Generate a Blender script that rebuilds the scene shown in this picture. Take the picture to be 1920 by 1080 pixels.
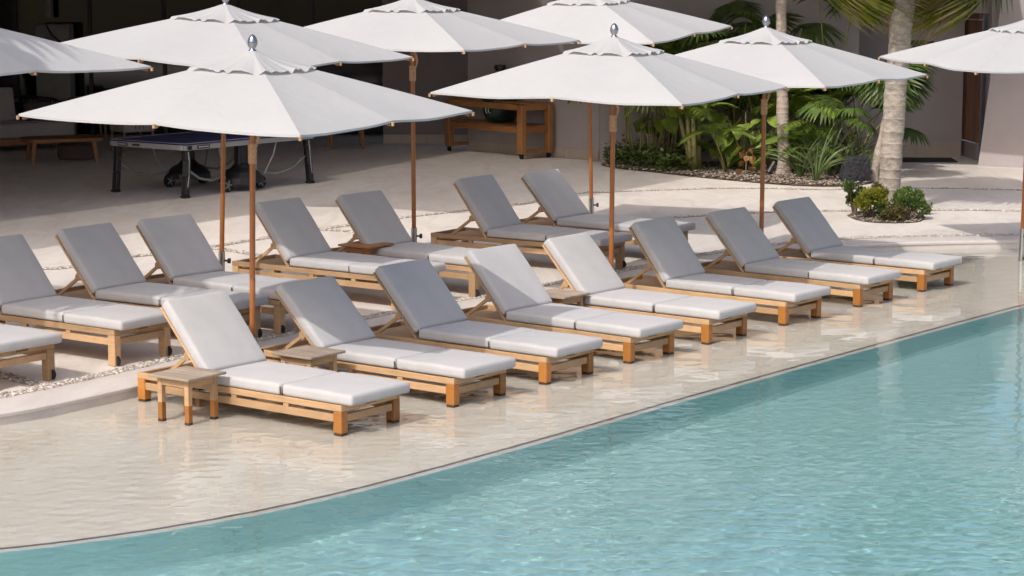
import bpy, bmesh, math, random
from mathutils import Vector, Matrix
from math import sin, cos, pi, radians, tan

random.seed(7)
S = bpy.context.scene
for o in list(bpy.data.objects):
    bpy.data.objects.remove(o)

# ------------------------------------------------------------------ camera
FPX, PITCH, CAMH = 4117.0, radians(8.44565), 3.4952
cam = bpy.data.cameras.new('camera')
cam.sensor_width = 36.0
cam.lens = 36.0 * FPX / 1920.0
cam.clip_end = 400
camo = bpy.data.objects.new('camera', cam)
S.collection.objects.link(camo)
camo.location = (0, 0, CAMH)
camo.rotation_euler = (pi / 2 - PITCH, 0, 0)
S.camera = camo
S.render.resolution_x, S.render.resolution_y = 1024, 576

# ------------------------------------------------------------------ light
SUN_AZ, SUN_EL = radians(31.5), radians(46.0)      # shadows fall towards (sin az, cos az)
w = bpy.data.worlds.new('World')
S.world = w
w.use_nodes = True
nt = w.node_tree
sky = nt.nodes.new('ShaderNodeTexSky')
sky.sky_type = 'NISHITA'
sky.sun_disc = False
sky.sun_elevation = SUN_EL
sky.sun_rotation = pi + SUN_AZ
sky.air_density = .8
sky.dust_density = 4.5
sky.ozone_density = 0.4
nt.links.new(sky.outputs[0], nt.nodes['Background'].inputs[0])
nt.nodes['Background'].inputs[1].default_value = 0.15
sl = bpy.data.lights.new('sun', 'SUN')
sl.energy = 2.15
sl.angle = radians(0.55)
sl.color = (1.0, 0.965, 0.915)
so = bpy.data.objects.new('sun', sl)
S.collection.objects.link(so)
sd = Vector((-sin(SUN_AZ) * cos(SUN_EL), -cos(SUN_AZ) * cos(SUN_EL), sin(SUN_EL)))
so.rotation_euler = (-sd).to_track_quat('-Z', 'Y').to_euler()
so.location = (-10, -10, 20)
vs = S.view_settings
vs.view_transform = 'Standard'
vs.look = 'None'
vs.gamma = 1
vs.exposure = 0.30
S.render.engine = 'CYCLES'
S.cycles.transparent_max_bounces = 16
S.cycles.max_bounces = 8

# ------------------------------------------------------------------ helpers
COL = S.collection
DECK = 0.115


def G(px, py, z=DECK):
    """ground point seen at photo pixel (px, py), on the level z"""
    c, s = cos(PITCH), sin(PITCH)
    rx, ru = (px - 960) / FPX, (540 - py) / FPX
    d = Vector((rx, c + ru * s, -s + ru * c))
    t = (z - CAMH) / d.z
    return Vector((d.x * t, d.y * t, z))


def AY(px, py, Y):
    c, s = cos(PITCH), sin(PITCH)
    rx, ru = (px - 960) / FPX, (540 - py) / FPX
    d = Vector((rx, c + ru * s, -s + ru * c))
    t = Y / d.y
    return Vector((d.x * t, Y, CAMH + d.z * t))


def link(o, parent=None):
    COL.objects.link(o)
    if parent:
        o.parent = parent
    return o


def tag(o, label, cat, group=None):
    o['label'] = label
    o['category'] = cat
    if group:
        o['group'] = group
    return o


def empty(name, loc=(0, 0, 0), rz=0.0):
    o = bpy.data.objects.new(name, None)
    o.empty_display_size = 0.1
    COL.objects.link(o)
    o.location = loc
    o.rotation_euler = (0, 0, rz)
    return o


class B:
    """collects shapes and links them as one mesh object"""
    def __init__(self):
        self.bm = bmesh.new()

    def box(self, c, s, rot=None, bev=0.0, seg=1):
        m = Matrix.Translation(c)
        if rot is not None:
            m = m @ (rot.to_4x4() if not isinstance(rot, Matrix) or len(rot) == 3 else rot)
        m = m @ Matrix.Diagonal((s[0], s[1], s[2], 1))
        r = bmesh.ops.create_cube(self.bm, size=1.0, matrix=m)
        if bev > 0:
            es = set()
            for v in r['verts']:
                for e in v.link_edges:
                    es.add(e)
            bmesh.ops.bevel(self.bm, geom=list(es), offset=bev, segments=seg, affect='EDGES', profile=0.5)
        return self

    def bar(self, a, b, w, h, bev=0.0, up=(0, 0, 1)):
        a, b = Vector(a), Vector(b)
        d = b - a
        x = d.normalized()
        y = Vector(up).cross(x)
        if y.length < 1e-4:
            y = Vector((0, 1, 0)).cross(x)
        y.normalize()
        z = x.cross(y)
        m = Matrix((x, y, z)).transposed()
        return self.box((a + b) / 2, (d.length, w, h), m, bev)

    def tube(self, pts, rad, n=8, cap=True):
        pts = [Vector(p) for p in pts]
        if not isinstance(rad, (list, tuple)):
            rad = [rad] * len(pts)
        rings = []
        prev = None
        for i, p in enumerate(pts):
            t = (pts[min(i + 1, len(pts) - 1)] - pts[max(i - 1, 0)]).normalized()
            if prev is None:
                a = Vector((1, 0, 0)) if abs(t.x) < .9 else Vector((0, 1, 0))
                nrm = (a - a.dot(t) * t).normalized()
            else:
                nrm = (prev - prev.dot(t) * t).normalized()
            prev = nrm
            bn = t.cross(nrm)
            rings.append([self.bm.verts.new(p + rad[i] * (cos(2 * pi * k / n) * nrm + sin(2 * pi * k / n) * bn)) for k in range(n)])
        for i in range(len(rings) - 1):
            for k in range(n):
                self.bm.faces.new((rings[i][k], rings[i][(k + 1) % n], rings[i + 1][(k + 1) % n], rings[i + 1][k]))
        if cap:
            self.bm.faces.new(rings[0][::-1])
            self.bm.faces.new(rings[-1])
        return self

    def lathe(self, prof, n=16, c=(0, 0, 0)):
        rings = []
        for r, z in prof:
            rings.append([self.bm.verts.new((c[0] + r * cos(2 * pi * k / n), c[1] + r * sin(2 * pi * k / n), c[2] + z)) for k in range(n)])
        for i in range(len(rings) - 1):
            for k in range(n):
                self.bm.faces.new((rings[i][k], rings[i][(k + 1) % n], rings[i + 1][(k + 1) % n], rings[i + 1][k]))
        self.bm.faces.new(rings[0][::-1])
        self.bm.faces.new(rings[-1])
        return self

    def face(self, pts):
        self.bm.faces.new([self.bm.verts.new(p) for p in pts])
        return self

    def poly(self, pts, z):
        f = self.bm.faces.new([self.bm.verts.new((p[0], p[1], z)) for p in pts])
        bmesh.ops.triangulate(self.bm, faces=[f])
        return self

    def prism(self, pts, z0, z1):
        n = len(pts)
        lo = [self.bm.verts.new((p[0], p[1], z0)) for p in pts]
        hi = [self.bm.verts.new((p[0], p[1], z1)) for p in pts]
        self.bm.faces.new(hi)
        self.bm.faces.new(lo[::-1])
        for i in range(n):
            self.bm.faces.new((lo[i], lo[(i + 1) % n], hi[(i + 1) % n], hi[i]))
        return self

    def strip(self, A, Bp):
        a = [self.bm.verts.new(p) for p in A]
        b = [self.bm.verts.new(p) for p in Bp]
        for i in range(len(a) - 1):
            self.bm.faces.new((a[i], a[i + 1], b[i + 1], b[i]))
        return self

    def mesh(self, name, m=None, smooth=False, fixn=True):
        if fixn:
            bmesh.ops.recalc_face_normals(self.bm, faces=self.bm.faces)
        me = bpy.data.meshes.new(name)
        self.bm.to_mesh(me)
        self.bm.free()
        if m:
            me.materials.append(m)
        if smooth:
            me.polygons.foreach_set('use_smooth', [True] * len(me.polygons))
        return me

    def obj(self, name, m, parent=None, smooth=False, fixn=True):
        return link(bpy.data.objects.new(name, self.mesh(name, m, smooth, fixn)), parent)


def shade_auto(o, ang=35):
    """smooth faces, sharp edges above an angle"""
    me = o.data
    bm = bmesh.new()
    bm.from_mesh(me)
    for e in bm.edges:
        if len(e.link_faces) == 2:
            e.smooth = e.calc_face_angle(0) < radians(ang)
    for f in bm.faces:
        f.smooth = True
    bm.to_mesh(me)
    bm.free()
    return o


def struct(o):
    o['kind'] = 'structure'
    return o


def copy_tree(o, parent=None):
    c = o.copy()
    COL.objects.link(c)
    c.parent = parent
    for ch in list(o.children):
        copy_tree(ch, c)
    return c


def catmull(P, n=12):
    P = [Vector((p[0], p[1], 0)) for p in P]
    P = [2 * P[0] - P[1]] + P + [2 * P[-1] - P[-2]]
    out = []
    for i in range(1, len(P) - 2):
        for k in range(n):
            t = k / n
            a, b, c, d = P[i - 1], P[i], P[i + 1], P[i + 2]
            out.append(.5 * ((2 * b) + (c - a) * t + (2 * a - 5 * b + 4 * c - d) * t * t + (3 * b - a - 3 * c + d) * t ** 3))
    out.append(P[-2])
    return out


def offset(C, d):
    """offset a curve to its left by d"""
    out = []
    for i, p in enumerate(C):
        t = (C[min(i + 1, len(C) - 1)] - C[max(i - 1, 0)])
        t.z = 0
        t.normalize()
        out.append(p + Vector((-t.y, t.x, 0)) * d)
    return out


def lift(C, z):
    return [Vector((p.x, p.y, z)) for p in C]


# ------------------------------------------------------------------ materials
def nodes(name):
    m = bpy.data.materials.new(name)
    m.use_nodes = True
    t = m.node_tree
    return m, t, t.nodes['Principled BSDF']


def coords(t, stretch=(1, 1, 1), kind='Object'):
    tc = t.nodes.new('ShaderNodeTexCoord')
    mp = t.nodes.new('ShaderNodeMapping')
    mp.inputs['Scale'].default_value = stretch
    t.links.new(tc.outputs[kind], mp.inputs[0])
    return mp.outputs[0]


def noise(t, vec, scale, detail=4, rough=.55, dist=0.0):
    n = t.nodes.new('ShaderNodeTexNoise')
    n.inputs['Scale'].default_value = scale
    n.inputs['Detail'].default_value = detail
    n.inputs['Roughness'].default_value = rough
    n.inputs['Distortion'].default_value = dist
    t.links.new(vec, n.inputs['Vector'])
    return n.outputs['Fac']


def ramp(t, fac, stops):
    r = t.nodes.new('ShaderNodeValToRGB')
    el = r.color_ramp.elements
    while len(el) < len(stops):
        el.new(.5)
    for e, (p, c) in zip(el, stops):
        e.position = p
        e.color = (c[0], c[1], c[2], 1)
    t.links.new(fac, r.inputs[0])
    return r.outputs[0]


def mix(t, fac, a, b, mode='MIX'):
    n = t.nodes.new('ShaderNodeMix')
    n.data_type = 'RGBA'
    n.blend_type = mode
    for s, v in ((0, fac), (6, a), (7, b)):
        if isinstance(v, (int, float)):
            n.inputs[s].default_value = v
        elif isinstance(v, tuple):
            n.inputs[s].default_value = (v[0], v[1], v[2], 1)
        else:
            t.links.new(v, n.inputs[s])
    return n.outputs[2]


def bump(t, bsdf, h, strength=.3, dist=.01):
    n = t.nodes.new('ShaderNodeBump')
    n.inputs['Strength'].default_value = strength
    n.inputs['Distance'].default_value = dist
    t.links.new(h, n.inputs['Height'])
    t.links.new(n.outputs[0], bsdf.inputs['Normal'])
    return n


def mat(name, col, rough=.6, var=.12, scale=6, stretch=(1, 1, 1), bmp=0.0, bscale=60, metal=0.0, spec=.5, rnd=0.0, bdist=.01, col2=None, sheen=0):
    m, t, b = nodes(name)
    v = coords(t, stretch)
    f = noise(t, v, scale, 5, .6)
    c1 = tuple(x * (1 - var) for x in col)
    c2 = col2 or tuple(min(1, x * (1 + var)) for x in col)
    c = ramp(t, f, [(.3, c1), (.7, c2)])
    if rnd:
        oi = t.nodes.new('ShaderNodeObjectInfo')
        hs = t.nodes.new('ShaderNodeHueSaturation')
        mr = t.nodes.new('ShaderNodeMapRange')
        mr.inputs[3].default_value = 1 - rnd
        mr.inputs[4].default_value = 1 + rnd
        t.links.new(oi.outputs['Random'], mr.inputs[0])
        t.links.new(mr.outputs[0], hs.inputs['Value'])
        t.links.new(c, hs.inputs['Color'])
        c = hs.outputs[0]
    t.links.new(c, b.inputs['Base Color'])
    b.inputs['Roughness'].default_value = rough
    b.inputs['Metallic'].default_value = metal
    b.inputs['Specular IOR Level'].default_value = spec
    if sheen:
        b.inputs['Sheen Weight'].default_value = sheen
    if bmp:
        bump(t, b, noise(t, v, bscale, 3, .6), bmp, bdist)
    return m


def wood(name, col, dark, rough=.55, stretch=(2.2, 26, 26), rnd=.2):
    m, t, b = nodes(name)
    v = coords(t, stretch)
    f = noise(t, v, 1.6, 6, .65, .6)
    g = noise(t, coords(t, (3, 3, 3)), 1.4, 3)
    c = ramp(t, f, [(.28, dark), (.62, col)])
    c = mix(t, .35, c, ramp(t, g, [(.35, tuple(x * .7 for x in col)), (.7, tuple(min(1, x * 1.25) for x in col))]), 'MIX')
    oi = t.nodes.new('ShaderNodeObjectInfo')
    hs = t.nodes.new('ShaderNodeHueSaturation')
    mr = t.nodes.new('ShaderNodeMapRange')
    mr.inputs[3].default_value = 1 - rnd
    mr.inputs[4].default_value = 1 + rnd
    t.links.new(oi.outputs['Random'], mr.inputs[0])
    t.links.new(mr.outputs[0], hs.inputs['Value'])
    t.links.new(c, hs.inputs['Color'])
    t.links.new(hs.outputs[0], b.inputs['Base Color'])
    b.inputs['Roughness'].default_value = rough
    bump(t, b, f, .25, .004)
    return m


def stone(name, base, vein, stain, rough=.5, vscale=1.0, spk=.3, spec=.4):
    """travertine-like paving: soft clouds, stretched veins, stains and fine grain"""
    m, t, b = nodes(name)
    v = coords(t)
    vv = coords(t, (1.0, .35, 1))
    cl = noise(t, v, .7 * vscale, 5, .6, .4)
    ve = noise(t, vv, 2.6 * vscale, 7, .65, 1.2)
    gr = noise(t, v, 90, 3, .6)
    c = ramp(t, ve, [(.32, vein), (.6, base)])
    c = mix(t, ramp(t, cl, [(.45, (0, 0, 0)), (.75, (.55, .55, .55))]), c, stain)
    c = mix(t, spk, c, ramp(t, gr, [(.3, (.62, .6, .58)), (.65, (1, 1, 1))]), 'MULTIPLY')
    t.links.new(c, b.inputs['Base Color'])
    b.inputs['Roughness'].default_value = rough
    b.inputs['Specular IOR Level'].default_value = spec
    bump(t, b, gr, .12, .004)
    return m


def leafmat(name, a, c2, tr=.35, rough=.45):
    m, t, b = nodes(name)
    v = coords(t)
    oi = t.nodes.new('ShaderNodeObjectInfo')
    f = noise(t, v, 5, 3)
    c = ramp(t, f, [(.3, a), (.7, c2)])
    hs = t.nodes.new('ShaderNodeHueSaturation')
    mr = t.nodes.new('ShaderNodeMapRange')
    mr.inputs[3].default_value = .6
    mr.inputs[4].default_value = 1.35
    t.links.new(oi.outputs['Random'], mr.inputs[0])
    t.links.new(mr.outputs[0], hs.inputs['Value'])
    t.links.new(c, hs.inputs['Color'])
    t.links.new(hs.outputs[0], b.inputs['Base Color'])
    b.inputs['Roughness'].default_value = rough
    tl = t.nodes.new('ShaderNodeBsdfTranslucent')
    t.links.new(hs.outputs[0], tl.inputs[0])
    mx = t.nodes.new('ShaderNodeMixShader')
    mx.inputs[0].default_value = tr
    t.links.new(b.outputs[0], mx.inputs[1])
    t.links.new(tl.outputs[0], mx.inputs[2])
    t.links.new(mx.outputs[0], t.nodes['Material Output'].inputs[0])
    return m


M = {}
M['teak'] = wood('weathered_teak', (.515, .325, .175), (.36, .215, .105))
M['teak_wet'] = wood('wet_teak', (.40, .165, .036), (.28, .10, .02), .35)
M['teak_grey'] = wood('silvered_teak', (.40, .32, .25), (.27, .205, .15), .65)
M['teak_oil'] = wood('oiled_teak', (.36, .16, .055), (.24, .095, .03), .42)
M['foot'] = mat('soaked_wood_end', (.07, .035, .022), .35, .3)
M['pole'] = wood('varnished_hardwood', (.37, .135, .04), (.27, .085, .022), .3, (26, 26, 2.0), .06)
M['steel'] = mat('brushed_steel', (.55, .54, .53), .3, .12, 30, (1, 1, .1), metal=1.0)
M['chrome'] = mat('polished_metal', (.42, .42, .44), .24, .05, metal=1.0)
M['black'] = mat('black_plastic', (.018, .018, .02), .45, .2)
M['rubber'] = mat('black_rubber', (.012, .012, .013), .7, .2)
M['strap'] = mat('dark_webbing', (.03, .03, .035), .8, .2)
M['rope'] = mat('tan_canvas_tie', (.48, .27, .15), .85, .2, 40, bmp=.4)


def fabric(name, col):
    m, t, b = nodes(name)
    v = coords(t)
    wv = noise(t, coords(t, (1, 1, 1)), 420, 2, .5)
    cl = noise(t, v, 4.0, 4, .6)
    c = ramp(t, cl, [(.3, tuple(x * .94 for x in col)), (.7, tuple(x * 1.05 for x in col))])
    c = mix(t, .35, c, ramp(t, wv, [(.35, (.78, .78, .78)), (.65, (1, 1, 1))]), 'MULTIPLY')
    t.links.new(c, b.inputs['Base Color'])
    b.inputs['Roughness'].default_value = .9
    b.inputs['Specular IOR Level'].default_value = .2
    b.inputs['Sheen Weight'].default_value = .15
    big = noise(t, v, 7, 3, .6, .5)
    add = t.nodes.new('ShaderNodeMath')
    add.operation = 'MULTIPLY_ADD'
    add.inputs[1].default_value = .06
    t.links.new(wv, add.inputs[0])
    t.links.new(big, add.inputs[2])
    bump(t, b, add.outputs[0], .3, .012)
    return m


M['cushion'] = fabric('grey_woven_fabric', (.485, .473, .472))
M['sofa'] = fabric('taupe_fabric', (.46, .40, .38))
M['cushion_dark'] = fabric('brown_fabric', (.12, .075, .065))


def canvas(name, col, tr):
    m, t, b = nodes(name)
    v = coords(t)
    f = noise(t, v, 1.6, 4, .6)
    fold = noise(t, coords(t, (3, 3, 3)), 1.6, 2, .5, .8)
    c = ramp(t, f, [(.3, tuple(x * .95 for x in col)), (.7, col)])
    t.links.new(c, b.inputs['Base Color'])
    b.inputs['Roughness'].default_value = .85
    b.inputs['Specular IOR Level'].default_value = .15
    bn = bump(t, b, fold, .22, .03)
    tl = t.nodes.new('ShaderNodeBsdfTranslucent')
    t.links.new(c, tl.inputs[0])
    t.links.new(bn.outputs[0], tl.inputs[1])
    mx = t.nodes.new('ShaderNodeMixShader')
    mx.inputs[0].default_value = tr
    t.links.new(b.outputs[0], mx.inputs[1])
    t.links.new(tl.outputs[0], mx.inputs[2])
    t.links.new(mx.outputs[0], t.nodes['Material Output'].inputs[0])
    return m


M['canopy'] = canvas('white_canvas', (.565, .565, .565), .26)
M['deck'] = stone('cream_stone_paving', (.79, .735, .68), (.66, .595, .535), (.70, .625, .555))
M['coping'] = stone('pale_stone_coping', (.67, .62, .59), (.57, .52, .485), (.61, .55, .50), .45)
M['shelf'] = stone('beige_shelf_plaster', (.72, .665, .595), (.66, .60, .53), (.68, .615, .54), .5, .6, .2)
M['mortar'] = mat('grey_mortar', (.43, .385, .345), .9, .2, 30)
M['wall'] = mat('mauve_grey_stucco', (.40, .355, .355), .9, .07, 1.2, bmp=.25, bscale=70)
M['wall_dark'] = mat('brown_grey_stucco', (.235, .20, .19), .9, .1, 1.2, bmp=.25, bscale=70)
M['plinth'] = stone('stone_plinth', (.50, .425, .36), (.42, .35, .29), (.45, .37, .31), .6)
M['door'] = wood('dark_door_wood', (.22, .095, .04), (.13, .05, .02), .4, (20, 20, 1.6))
M['kick'] = mat('door_kick_plate', (.34, .32, .33), .45, .1, 20, metal=.6)
M['mat'] = mat('black_door_mat', (.022, .022, .026), .95, .3, 60, bmp=.5)
M['glass'] = mat('dark_window_glass', (.012, .012, .013), .06, .1)
M['frame'] = mat('dark_window_frame', (.05, .045, .042), .5, .1)
M['room'] = mat('dim_room_wall', (.10, .09, .08), .9, .1)
M['cabinet'] = mat('grey_cabinet_paint', (.32, .30, .28), .6, .1)
M['soil'] = mat('dark_garden_soil', (.14, .105, .08), .95, .4, 14, bmp=.8, bscale=40, bdist=.03)
M['rock'] = mat('black_lava_rock', (.022, .022, .027), .85, .4, 20, bmp=1.0, bscale=26, bdist=.03)
M['roof'] = mat('roof_render', (.45, .41, .39), .9, .1)


def pebmat(name, a, c):
    m, t, b = nodes(name)
    gi = t.nodes.new('ShaderNodeNewGeometry')
    r = ramp(t, gi.outputs['Random Per Island'], [(0, a[0]), (.35, a[1]), (.7, c[0]), (1, c[1])])
    t.links.new(r, b.inputs['Base Color'])
    b.inputs['Roughness'].default_value = .55
    return m


M['pebble'] = pebmat('river_pebbles', ((.26, .22, .19), (.46, .41, .365)), ((.60, .55, .49), (.36, .29, .235)))
M['chips'] = pebmat('bark_and_gravel', ((.07, .05, .036), (.16, .12, .09)), ((.24, .19, .15), (.40, .345, .29)))

M['areca'] = leafmat('areca_leaf', (.13, .20, .03), (.27, .35, .06))
M['areca_young'] = leafmat('areca_young_leaf', (.12, .21, .03), (.24, .33, .06))  # slightly greener leaf for the two low palms
M['fan'] = leafmat('fan_palm_leaf', (.055, .10, .024), (.12, .18, .04))
M['fan_skirt'] = leafmat('palm_skirt_leaf', (.14, .19, .018), (.34, .33, .045))
M['fan_dry'] = leafmat('dry_palm_leaf', (.30, .20, .10), (.42, .31, .18), .2)
M['broad'] = leafmat('broad_leaf', (.15, .235, .035), (.28, .36, .065))
M['dead'] = leafmat('withered_leaf', (.26, .10, .035), (.45, .30, .10))
M['strapleaf'] = leafmat('strap_leaf', (.095, .14, .045), (.18, .235, .085))
M['ground_leaf'] = leafmat('ground_cover_leaf', (.055, .10, .025), (.14, .18, .05))
M['shrub_g'] = leafmat('shrub_leaf_green', (.06, .105, .022), (.13, .19, .045))
M['shrub_y'] = leafmat('shrub_leaf_yellow', (.16, .19, .015), (.34, .32, .03))
M['shrub_b'] = leafmat('shrub_leaf_bronze', (.12, .10, .035), (.22, .17, .06))
M['stem'] = mat('green_cane', (.22, .20, .07), .5, .3, 8, (1, 1, 3))
M['twig'] = mat('brown_twig', (.16, .11, .075), .85, .3, 20)


def trunkmat(name, a, c, ring):
    m, t, b = nodes(name)
    v = coords(t, (6, 6, 14))
    f = noise(t, v, 1.3, 7, .7, .5)
    g = noise(t, coords(t, (5, 5, 1.6)), 1.4, 4, .6)
    c_ = ramp(t, f, [(.30, a), (.58, c)])
    c_ = mix(t, ramp(t, g, [(.58, (0, 0, 0)), (.72, (.6, .6, .6))]), c_, ring)
    t.links.new(c_, b.inputs['Base Color'])
    b.inputs['Roughness'].default_value = .9
    bump(t, b, f, .6, .012)
    return m


M['trunk'] = trunkmat('palm_bark', (.17, .14, .115), (.385, .34, .29), (.25, .235, .11))
M['trunk2'] = trunkmat('slender_palm_bark', (.21, .165, .135), (.40, .335, .285), (.27, .21, .165))


def watermat():
    m, t, b = nodes('pool_water')
    t.nodes.remove(b)
    gl = t.nodes.new('ShaderNodeBsdfGlass')
    gl.inputs['IOR'].default_value = 1.33
    gl.inputs['Roughness'].default_value = 0.0
    gl.inputs['Color'].default_value = (.97, .99, .99, 1)
    t.links.new(gl.outputs[0], t.nodes['Material Output'].inputs[0])
    return m


M['water'] = watermat()


def poolmat():
    m, t, b = nodes('aqua_pool_plaster')
    f = noise(t, coords(t), .5, 4, .6)
    g = noise(t, coords(t, (1, 2, 1)), 6, 3, .6, 1.0)
    c = ramp(t, f, [(.3, (.275, .475, .48)), (.7, (.315, .52, .52))])
    c = mix(t, .1, c, ramp(t, g, [(.4, (.85, .85, .85)), (.62, (1, 1, 1))]), 'MULTIPLY')
    t.links.new(c, b.inputs['Base Color'])
    b.inputs['Roughness'].default_value = .8
    return m


M['pool'] = poolmat()


def shade_sheet():
    """sheet added for half shade: mostly opaque, partly clear"""
    m, t, b = nodes('half_shade_sheet')
    b.inputs['Base Color'].default_value = (.55, .5, .46, 1)
    b.inputs['Roughness'].default_value = .9
    tr = t.nodes.new('ShaderNodeBsdfTransparent')
    mx = t.nodes.new('ShaderNodeMixShader')
    mx.inputs[0].default_value = .76
    t.links.new(tr.outputs[0], mx.inputs[1])
    t.links.new(b.outputs[0], mx.inputs[2])
    t.links.new(mx.outputs[0], t.nodes['Material Output'].inputs[0])
    return m


M['shade_sheet'] = shade_sheet()

# ------------------------------------------------------------------ ground, shelf and pool
copC = catmull([(-9.0, 12.6), (-6.2, 14.4), (-4.08, 16.13), (-3.22, 17.15), (-2.12, 18.9), (-1.11, 20.3), (-.28, 21.4), (1.15, 23.1),
                (2.06, 24.3), (2.67, 25.1), (3.43, 25.85), (4.3, 26.38), (5.24, 26.63), (6.28, 26.73), (8, 26.6), (12, 25.6), (17, 23.5)], 10)
poolC = catmull([(-12, 11.6), (-7, 11.7), (-4.6, 12.2), (-3.07, 12.77), (-2.04, 13.36), (-1.13, 14.19), (0, 15.55), (1.36, 17.33),
                 (3.28, 19.78), (5.25, 22.24), (8, 25.6), (10.4, 28.6)], 10)
deckIn = offset(copC, .46)
g = B()
g.poly([(p.x, p.y) for p in deckIn] + [(40, 24), (60, 120), (-60, 120), (-40, 5)], DECK)
struct(g.obj('paved_deck', M['deck']))
# coping with a rounded nose and its riser
prof = [(.47, DECK + .004), (.03, DECK + .005), (.012, DECK), (0.0, DECK - .012), (0, DECK - .035), (.012, DECK - .04), (.013, -.05)]
g = B()
for (d0, z0), (d1, z1) in zip(prof[:-1], prof[1:]):
    g.strip(lift(offset(copC, d0), z0), lift(offset(copC, d1), z1))
bmesh.ops.remove_doubles(g.bm, verts=g.bm.verts, dist=1e-4)
cop = g.obj('stone_coping', M['coping'])
shade_auto(cop, 40)
struct(cop)
g = B()
g.poly([(p.x, p.y) for p in offset(poolC, .0)] + [(p.x, p.y) for p in offset(copC, .03)[::-1] if p.x < 9.0], 0)
struct(g.obj('shallow_shelf', M['shelf']))
g = B()
PZ = -.85
rim = offset(poolC, -.05)
g.strip(lift(poolC, 0), lift(rim, -.006))
struct(g.obj('pool_rim', M['coping']))
g = B()
cv = [(-.05, -.006), (-.056, -.05), (-.06, -.5), (-.08, PZ + .12), (-.12, PZ + .03), (-.22, PZ)]
for (d0, z0), (d1, z1) in zip(cv[:-1], cv[1:]):
    g.strip(lift(offset(poolC, d0), z0), lift(offset(poolC, d1), z1))
g.poly([(p.x, p.y) for p in offset(poolC, -.22)] + [(40, 28), (40, -6), (-30, -6), (-30, 11)], PZ)
struct(g.obj('pool_basin', M['pool']))
dr = B()
for d in (.010, .030):
    dr.strip(lift(offset(poolC, d), .005), lift(offset(poolC, d + .012), .005))
struct(dr.obj('slot_drain', M['rubber']))
import numpy as np
WZ = .015


def wave_sheet(x0, x1, y0, y1, d):
    """the water surface as real, gently rippled geometry"""
    xs, ys = np.arange(x0, x1, d), np.arange(y0, y1, d)
    X, Y = np.meshgrid(xs, ys)
    rs = np.random.RandomState(5)
    Z = np.zeros_like(X)
    breeze = np.clip((21.5 - Y - .45 * X) / 5.5, .25, 1.45)
    for k in range(54):
        lam = .06 * (6.0 ** rs.rand())
        th = rs.normal(radians(100), .75)
        kx, ky = 2 * pi / lam * cos(th), 2 * pi / lam * sin(th)
        env = .5 + .5 * np.sin(X * rs.uniform(-.9, .9) + Y * rs.uniform(-.9, .9) + rs.uniform(0, 6.28))
        slope = SL * (1.0 if lam < .2 else .7)
        Z += slope * lam / (2 * pi) * np.sin(kx * X + ky * Y + rs.uniform(0, 6.28)) * env * (breeze if lam < .2 else .35 + .65 * breeze)
    V = np.stack([X, Y, Z + WZ], -1).reshape(-1, 3)
    ny, nx = X.shape
    idx = np.arange(nx * ny).reshape(ny, nx)
    F = np.stack([idx[:-1, :-1], idx[:-1, 1:], idx[1:, 1:], idx[1:, :-1]], -1).reshape(-1, 4)
    me = bpy.data.meshes.new('water')
    me.vertices.add(len(V))
    me.vertices.foreach_set('co', V.ravel())
    me.loops.add(F.size)
    me.loops.foreach_set('vertex_index', F.ravel())
    me.polygons.add(len(F))
    me.polygons.foreach_set('loop_start', np.arange(0, F.size, 4))
    me.polygons.foreach_set('use_smooth', np.ones(len(F), dtype=bool))
    me.update(calc_edges=True)
    me.validate()
    me.materials.append(M['water'])
    return link(bpy.data.objects.new('water', me))


SL = .0092
water = struct(wave_sheet(-5.8, 8.6, 10.6, 27.3, .0205))
water.cycles.is_caustics_caster = True
sl.cycles.is_caustics_light = True
for n in ('shallow_shelf', 'pool_basin', 'pool_rim'):
    bpy.data.objects[n].cycles.is_caustics_receiver = True

# pebble bands between the paving fields
ICO_V = []
phi = (1 + 5 ** .5) / 2
for a in (-1, 1):
    for b_ in (-phi, phi):
        ICO_V += [(0, a, b_), (a, b_, 0), (b_, 0, a)]
ICO_V = [Vector(v).normalized() for v in ICO_V]
ICO_F = []
for i in range(12):
    for j in range(i + 1, 12):
        for k in range(j + 1, 12):
            if max((ICO_V[i] - ICO_V[j]).length, (ICO_V[j] - ICO_V[k]).length, (ICO_V[i] - ICO_V[k]).length) < 1.1:
                n = (ICO_V[j] - ICO_V[i]).cross(ICO_V[k] - ICO_V[i])
                ICO_F.append((i, j, k) if n.dot(ICO_V[i]) > 0 else (i, k, j))


def pebbles(name, spots, m, label, cat='pebbles'):
    V, F = [], []
    for (x, y, z, r) in spots:
        rot = Matrix.Rotation(random.uniform(0, 6.3), 3, 'Z')
        sx, sy, sz = r * random.uniform(.8, 1.4), r * random.uniform(.7, 1.1), r * random.uniform(.35, .65)
        o = len(V)
        for v in ICO_V:
            p = rot @ Vector((v.x * sx, v.y * sy, v.z * sz))
            V.append((x + p.x, y + p.y, z + p.z))
        F += [(a + o, b + o, c + o) for a, b, c in ICO_F]
    me = bpy.data.meshes.new(name)
    me.from_pydata(V, [], F)
    me.materials.append(m)
    me.polygons.foreach_set('use_smooth', [True] * len(F))
    o = link(bpy.data.objects.new(name, me))
    o['kind'] = 'stuff'
    o['label'] = label
    o['category'] = cat
    return o


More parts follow.
